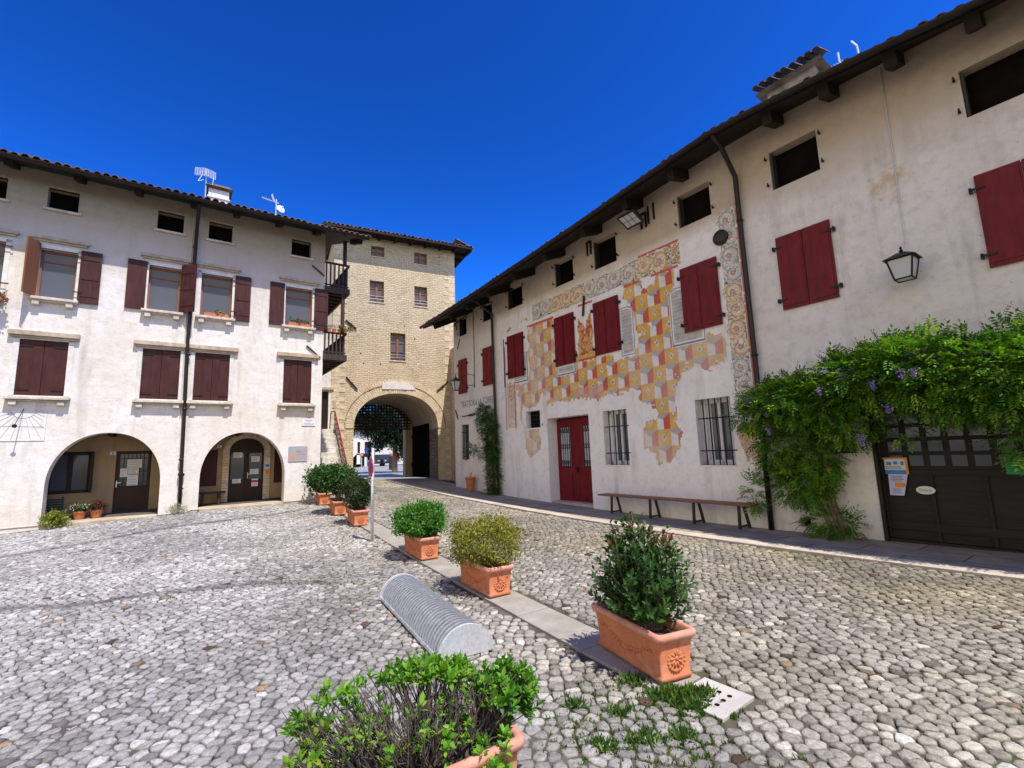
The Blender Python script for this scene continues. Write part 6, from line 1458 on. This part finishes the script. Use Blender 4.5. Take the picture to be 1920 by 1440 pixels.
part('stem', MB().tube([(-13.75, -.12, .2), (-13.7, -.16, 1.0), (-13.75, -.14, 2.0), (-14.0, -.15, 3.0)], [.03, .025, .02, .012], 6).tube([(-13.72, -.14, .9), (-14.3, -.15, 1.6), (-15.3, -.14, 1.9)], [.012, .01, .006], 5), M['bark'], C_)

# flowers on sills and balcony
def flower_box(u0, u1, v, z, label, petals, fr=LF, trough=True, h=.14, n=26, hang=0, pots=1):
    t = thing('flower_box', label, 'flower box', fr, ((u0+u1)/2, v, z)); o = np.array(OFF[t.name]); m = MB()
    if trough: m.box(u0, u1, v-.06, v+.06, z, z+.10)
    else:
        for k in range(pots): c = u0+(u1-u0)*(k+.5)/pots; m.lathe([(.045, 0), (.06, .10), (.065, .10), (.065, .12), (.05, .12)], (c, v, z), 12)
    part('trough', m, M['terracotta'], t)
    c = np.stack([rng.uniform(u0, u1, n), v+rng.normal(0, .04, n), z+.08+h*rng.random(n)-hang*rng.random(n)], 1)
    leaves('foliage', *clumps(c-o, rdir(n)*.5+np.array([0, -.3, .5]), 8, .03, .05, .03, [(.03, .10, .015), (.05, .15, .02)]), M['leaf'], t)
    if petals is not None:
        k = max(4, n//2); c2 = c[rng.integers(0, n, k)]+np.array([0, -.05, .03])+rng.normal(0, .03, (k, 3)); leaves('blossom', *clumps(c2-o, rdir(k), 6, .018, .03, .028, petals), M['petal'], t)
flower_box(2.50, 3.12, -.07, 5.77, 'low flower box with pink blooms on the window sill nearest the tower', [(.60, .06, .30), (.65, .2, .4)], n=30)
flower_box(.32, .92, -.07, 5.77, 'sparse flower box on the sill right of the downpipe', [(.5, .2, .08), (.55, .35, .1)], n=14, h=.06)
flower_box(3.62, 4.10, -.10, 5.70, 'row of small pots with green plants on the lower balcony rail', None, trough=False, n=16, pots=3)
flower_box(4.02, 4.40, -.12, 5.72, 'pot of red blooms spilling over the corner of the lower balcony', [(.62, .10, .07), (.65, .2, .14)], trough=False, n=26, pots=1)
flower_box(-3.98, -3.50, -.22, 5.52, 'flower box of pink petunias hanging at the left edge of the photo', [(.55, .10, .30), (.62, .25, .4)], n=34, hang=.2)
flower_box(-15.95, -15.72, -.06, 1.44, 'small reddish pot on the barred trattoria window sill', [(.4, .06, .05)], fr=RF, trough=False, n=8, h=.08)
def ground_plant(label, fr, u, v, r, h, n, per, L, W, cs, petals=None, z=None, name='potted_plant', pot=False):
    z = gzf(fr, u, v) if z is None else z; t = thing(name, label, 'plant', fr, (u, v, z)); b = .0
    if pot: part('pot', MB().lathe([(.09, 0), (.13, .16), (.145, .16), (.145, .19), (.12, .19)], (u, v, z), 16), M['terracotta'], t); b = .15
    c, d = dome(n, (0, 0, b+h*.45), (r, r, h*.55), -.7, .3, .25, int(abs(u*37)) % 60); A = clumps(c, d, per, .03, L, W, cs); leaves('foliage', *A, M['leaf'], t)
    if petals is not None: c2 = c[c[:, 2] > b+h*.4][:18]+np.array([0, 0, .03]); leaves('blossom', *clumps(c2, d[:len(c2)], 6, .02, .035, .03, petals), M['petal'], t)
    part('stem', MB().tube([(u, v, z+b*.8), (u+.01, v, z+b+h*.5)], .012, 5), M['bark'], t)
ground_plant('low yellow-green bush at the left foot of the left arch', LF, -2.34, -.12, .24, .36, 90, 12, .055, .035, [(.14, .20, .02), (.22, .26, .03), (.30, .30, .06)], name='bush')
ground_plant('white-flowered pot plant in the shade under the portico window', LF, -2.0, .72, .17, .2, 40, 10, .05, .03, GD, [(.6, .6, .62)], z=.38, pot=True)
ground_plant('dark red-leaved pot plant in the shade left of the glazed door', LF, -1.68, .75, .17, .22, 40, 10, .05, .03, [(.06, .02, .016), (.03, .035, .012)], [(.25, .03, .03)], z=.385, pot=True)
ground_plant('silvery grey plant growing at the foot of the downpipe', LF, .02, -.14, .20, .24, 60, 12, .05, .012, [(.30, .31, .27), (.40, .40, .36), (.22, .24, .18)], name='silver_plant')

# weeds in the joints: nobody could count them
def weeds():
    pts = []
    def patch(cx, cy, rx, ry, n): pts.append(np.stack([cx+rng.normal(0, rx, n), cy+rng.normal(0, ry, n)], 1))
    patch(1.02, 3.42, .15, .10, 420); patch(1.12, 3.30, .10, .06, 260); patch(.62, 3.45, .22, .16, 130); patch(.55, 3.05, .20, .16, 110); patch(.86, 3.05, .16, .10, 90); patch(.35, 3.25, .10, .10, 40); patch(.45, 3.62, .12, .1, 60); patch(.95, 2.85, .2, .12, 50)
    n = 950; a = np.stack([rng.uniform(-6, 7, n), rng.uniform(2.2, 12, n)], 1); keep = rng.random(n) < np.clip(.12+.5*((a-PL0)@PLN > .3)*vnoise(a+50, 1.1, 9), 0, 1); a = a[keep]
    u, v = inv_np(RF, a); a = a[v < -1.95]; pts.append(np.repeat(a, 2, 0)+rng.normal(0, .02, (2*len(a), 2)))
    P = np.concatenate(pts); Q = []; cell = {}
    for q in JOINTS[(JOINTS[:, 1] < 12.5)]: cell.setdefault((int(q[0]//.12), int(q[1]//.12)), []).append(q)
    for q in P:                                         # move every tuft into the joint next to it
        c_ = cell.get((int(q[0]//.12), int(q[1]//.12)))
        if c_: c_ = np.array(c_); Q.append(c_[((c_-q)**2).sum(1).argmin()])
    P = np.array(Q); per = 9; k = len(P)*per; P = np.repeat(P, per, 0)+rng.normal(0, .009, (k, 2)); z = gz(P[:, 0], P[:, 1])-.022
    d = unit(rng.normal(0, .55, (k, 3))+np.array([0, 0, .8])); L = rng.uniform(.018, .046, k)
    cs = pick([(.05, .12, .015), (.10, .17, .02), (.16, .18, .03), (.03, .08, .012)], k)
    # the thick clump at the corner of the near planter
    c1 = np.concatenate([np.stack([a_+rng.normal(0, r_, n_), b_+rng.normal(0, r_*.6, n_)], 1) for a_, b_, r_, n_ in ((1.06, 3.44, .075, 1100), (.98, 3.47, .06, 500), (1.18, 3.46, .05, 420), (1.10, 3.30, .05, 260), (.80, 3.68, .05, 260), (.62, 3.30, .04, 140), (.70, 3.02, .05, 160), (.45, 3.0, .04, 110), (.93, 3.02, .04, 110), (.35, 3.42, .03, 70))]); k1 = len(c1)
    P = np.concatenate([P, c1]); z = np.concatenate([z, gz(c1[:, 0], c1[:, 1])-.008]); d = np.concatenate([d, unit(rng.normal(0, .6, (k1, 3))+np.array([0, 0, .7]))]); L = np.concatenate([L, rng.uniform(.03, .075, k1)]); cs = np.concatenate([cs, pick([(.05, .13, .015), (.09, .18, .02), (.03, .09, .012), (.14, .17, .03)], k1)]); k = len(P)
    tag(leaves('weeds', np.concatenate([P, z[:, None]], 1), d, rdir(k), L, L*.26, cs, M['leaf']), 'tufts of weeds growing in the cobble joints', 'weeds', kind='stuff')
    # withered ochre tufts along the drain line on the left
    pts = [np.stack([x_+rng.normal(0, .16, 70), y__+rng.normal(0, .05, 70)], 1) for x_, y__ in ((-2.75, 6.85), (-2.2, 6.55), (-3.2, 6.75), (-2.05, 5.05), (-4.4, 6.3))]
    P = np.concatenate(pts); k = len(P); z = gz(P[:, 0], P[:, 1])-.01; d = unit(rng.normal(0, .7, (k, 3))+np.array([0, 0, .5])); L = rng.uniform(.02, .05, k)
    tag(leaves('dry_weeds', np.concatenate([P, z[:, None]], 1), d, rdir(k), L, L*.35, pick([(.32, .20, .05), (.25, .2, .06), (.12, .12, .03)], k), M['leaf']), 'dry ochre weeds along the worn joint in the cobbles', 'weeds', kind='stuff')
weeds()
# ------------------------------------------------------------------ the street seen through the gate
def far(px, py, d):
    """world point on the ray of a photo position at ground distance d (used once, to lay out the street)"""
    c = Vector(((px-960)/883.4, -(py-720)/883.4, -1)); r = mw.to_3x3() @ c; h = math.hypot(r.x, r.y); return Vector((r.x/h*d, r.y/h*d, UP+r.z/h*d))
def far_house(name, px0, px1, d, h, mat, label, wins, roofc):
    a, b = far(px0, 870, d), far(px1, 870, d); ang = math.atan2(b.y-a.y, b.x-a.x); F_ = Frame((a.x, a.y), ang); w_ = math.hypot(b.x-a.x, b.y-a.y); zg = .5
    t = thing(name, label, 'house', F_, (w_/2, 0, zg)); hs_ = [rect(*q[:4]) for q in wins]
    m = MB().poly(rect(0, w_, zg-.4, zg+h), [list(reversed(q)) for q in hs_], 0); m.quad((0, 0, zg), (0, 8, zg), (0, 8, zg+h), (0, 0, zg+h)); m.quad((w_, 0, zg), (w_, 8, zg), (w_, 8, zg+h), (w_, 0, zg+h)); m.quad((0, 8, zg), (w_, 8, zg), (w_, 8, zg+h), (0, 8, zg+h))
    for q in hs_: m.strip(q, 0, .2)
    part('wall', m, mat, t, normals=False)
    part('roof', MB().hexa([(-.5, -.6, zg+h), (w_+.5, -.6, zg+h), (w_+.5, 8.5, zg+h), (-.5, 8.5, zg+h), (-.5, 3.6, zg+h+1.3), (w_+.5, 3.6, zg+h+1.3), (w_+.5, 4.4, zg+h+1.3), (-.5, 4.4, zg+h+1.3)]), roofc, t)
    for q in wins:
        wd = part('window', MB().box(q[0], q[1], .15, .2, q[2], q[3]), M[q[4]], t); part('sill', MB().box(q[0]-.1, q[1]+.1, -.06, .1, q[2]-.06, q[2]), M['sill'], wd)
    return t
far_house('far_house', 636, 697, 58, 4.6, M['plaster_white'], 'white two-storey house seen at the left through the tower arch', [(1.95, 2.25, 2.1, 3.4, 'maroon'), (2.75, 3.05, 2.1, 3.4, 'maroon'), (3.5, 3.9, 2.1, 3.4, 'maroon'), (2.75, 3.05, .6, 2.0, 'door_wood'), (1.9, 2.3, .9, 1.9, 'glass')], M['tile'])
far_house('far_house', 697, 790, 70, 4.8, M['plaster_white'], 'long white house with small red shutters behind the parked cars, seen through the tower arch', [(.55, .9, .95, 1.9, 'red_dull'), (1.45, 1.8, .95, 1.9, 'red_dull'), (3.4, 3.8, .95, 1.9, 'red_dull'), (5.2, 5.6, .95, 1.9, 'red_dull')], M['tile'])
# dark tree beyond the gate
c = far(716, 815, 35); t = thing('yew_tree', 'dark evergreen tree filling the tower arch', 'tree', WF, (c.x+.9, c.y, .5)); OFF[t.name] = (0, 0, 0)
cs_, ds_ = [], []
for i, (dx, dz, r_, n) in enumerate([(-.9, 3.4, 1.0, 300), (0, 3.0, 1.1, 320), (.6, 2.6, .95, 260), (-.3, 4.6, 1.4, 380), (.9, 4.2, 1.4, 380), (-1.6, 4.2, .8, 150), (.3, 6.0, 1.7, 380), (-1.2, 5.6, 1.0, 200), (1.5, 2.3, .7, 200), (1.7, 1.5, .6, 150), (-.35, 2.0, .45, 90), (1.4, 3.2, 1.0, 220)]):
    q, d = dome(n, (dx-.9, 0, dz), (r_, r_*.9, r_*.75), -1.1, .3, .35, 10+i); cs_.append(q); ds_.append(d)
cen, dr = np.concatenate(cs_), np.concatenate(ds_)
leaves('crown', *clumps(cen, dr*.7+np.array([0, 0, -.3]), 8, .13, .20, .07, [(.010, .026, .009), (.018, .042, .012), (.03, .06, .018)], up_bias=-.4), M['leaf'], t)
part('trunk', MB().tube([(0, 0, -.2), (.05, 0, 1.5), (-.1, 0, 3.0), (-.3, 0, 5.5)], [.22, .18, .15, .08], 8).tube([(0, 0, 1.9), (-.9, 0, 3.2)], [.09, .03], 6).tube([(0, 0, 2.4), (.8, .1, 3.6)], [.08, .03], 6), M['bark'], t)
# road signs, beacon and parked cars
def far_sign(px, d, z, r_, front, label, bar=False, faces=1, extra=None):
    p = far(px, 870, d); F_ = Frame((p.x, p.y), math.atan2(p.y, p.x)-math.pi/2); t = thing('road_sign', label, 'road sign', F_, (0, 0, .5))
    part('pole', MB().tube([(0, 0, .4), (0, 0, z+.2)], .035, 8), M['galv_dull'], t); part('sign_disc', MB().lathe([(r_, -.07), (r_, -.045)], (0, 0, z), 24, 'y'), M[front], t)
    if bar: part('sign_bar', MB().box(-r_*.72, r_*.72, -.076, -.0705, z-r_*.16, z+r_*.16), M['white'], t)
    if extra: part('sign_disc', MB().lathe([(r_, -.07), (r_, -.045)], (0, 0, extra[0]), 24, 'y'), M[extra[1]], t)
far_sign(678, 46, 1.85, .17, 'sign_red', 'red no-entry sign with white bar seen through the tower arch', True)
far_sign(687, 44, 2.3, .20, 'sign_blue', 'pole with two dark round signs one above the other, seen through the tower arch', extra=(1.82, 'black'))
p = far(733, 870, 42); F_ = Frame((p.x, p.y), math.atan2(p.y, p.x)-math.pi/2); t = thing('traffic_beacon', 'dark post with an orange round top beside the far tree', 'beacon', F_, (0, 0, .5))
part('post', MB().lathe([(.2, 0), (.17, .1), (.15, 1.15), (.12, 1.2)], (0, 0, .48), 12), M['dark_wood'], t); part('head', MB().lathe([(.15*math.cos(a_), .15*math.sin(a_)) for a_ in np.linspace(-1.5, 1.5, 9)], (0, 0, 1.83), 16), M['orange'], t, smooth=True)
def car():
    t = thing('parked_car', 'x', 'car', WF, (0, 0, 0), 'cars parked in front of the far white house')
    side = [(-2.0, .30), (-2.02, .62), (-1.75, .80), (-1.0, .90), (-.45, 1.36), (.75, 1.40), (1.5, .95), (1.95, .86), (2.02, .55), (1.98, .30)]
    part('body', MB().prism(side, -.82, .82), M['car_dark'], t, bevel=.05)
    part('window', MB().prism([(-.85, .92), (-.42, 1.30), (.70, 1.33), (1.25, .94)], -.83, .83), M['glass'], t)
    for x in (-1.25, 1.25):
        for yy in (-.80, .66): w_ = part('wheel', MB().lathe([(.31, 0), (.31, .14)], (x, yy, .31), 20, 'y'), M['rubber'], t); part('rim', MB().lathe([(.19, -.01), (.19, .15)], (x, yy, .31), 14, 'y'), M['galv'], w_)
    for yy in (-.65, .45): part('headlight', MB().box(-2.03, -1.9, yy, yy+.2, .60, .72), M['lamp_glass'], t)
    return t
c0 = car(); p = far(704.5, 870, 60); c0.location = (p.x, p.y, .5); c0.rotation_euler = (0, 0, R(100)); c0['label'] = 'dark car parked beside the road signs, left one of two behind the tower arch'
c1 = copy_tree(c0); p = far(717, 870, 60); c1.location = (p.x, p.y, .5); c1.rotation_euler = (0, 0, R(130)); c1['label'] = 'dark car parked under the far tree, right one of two behind the tower arch'
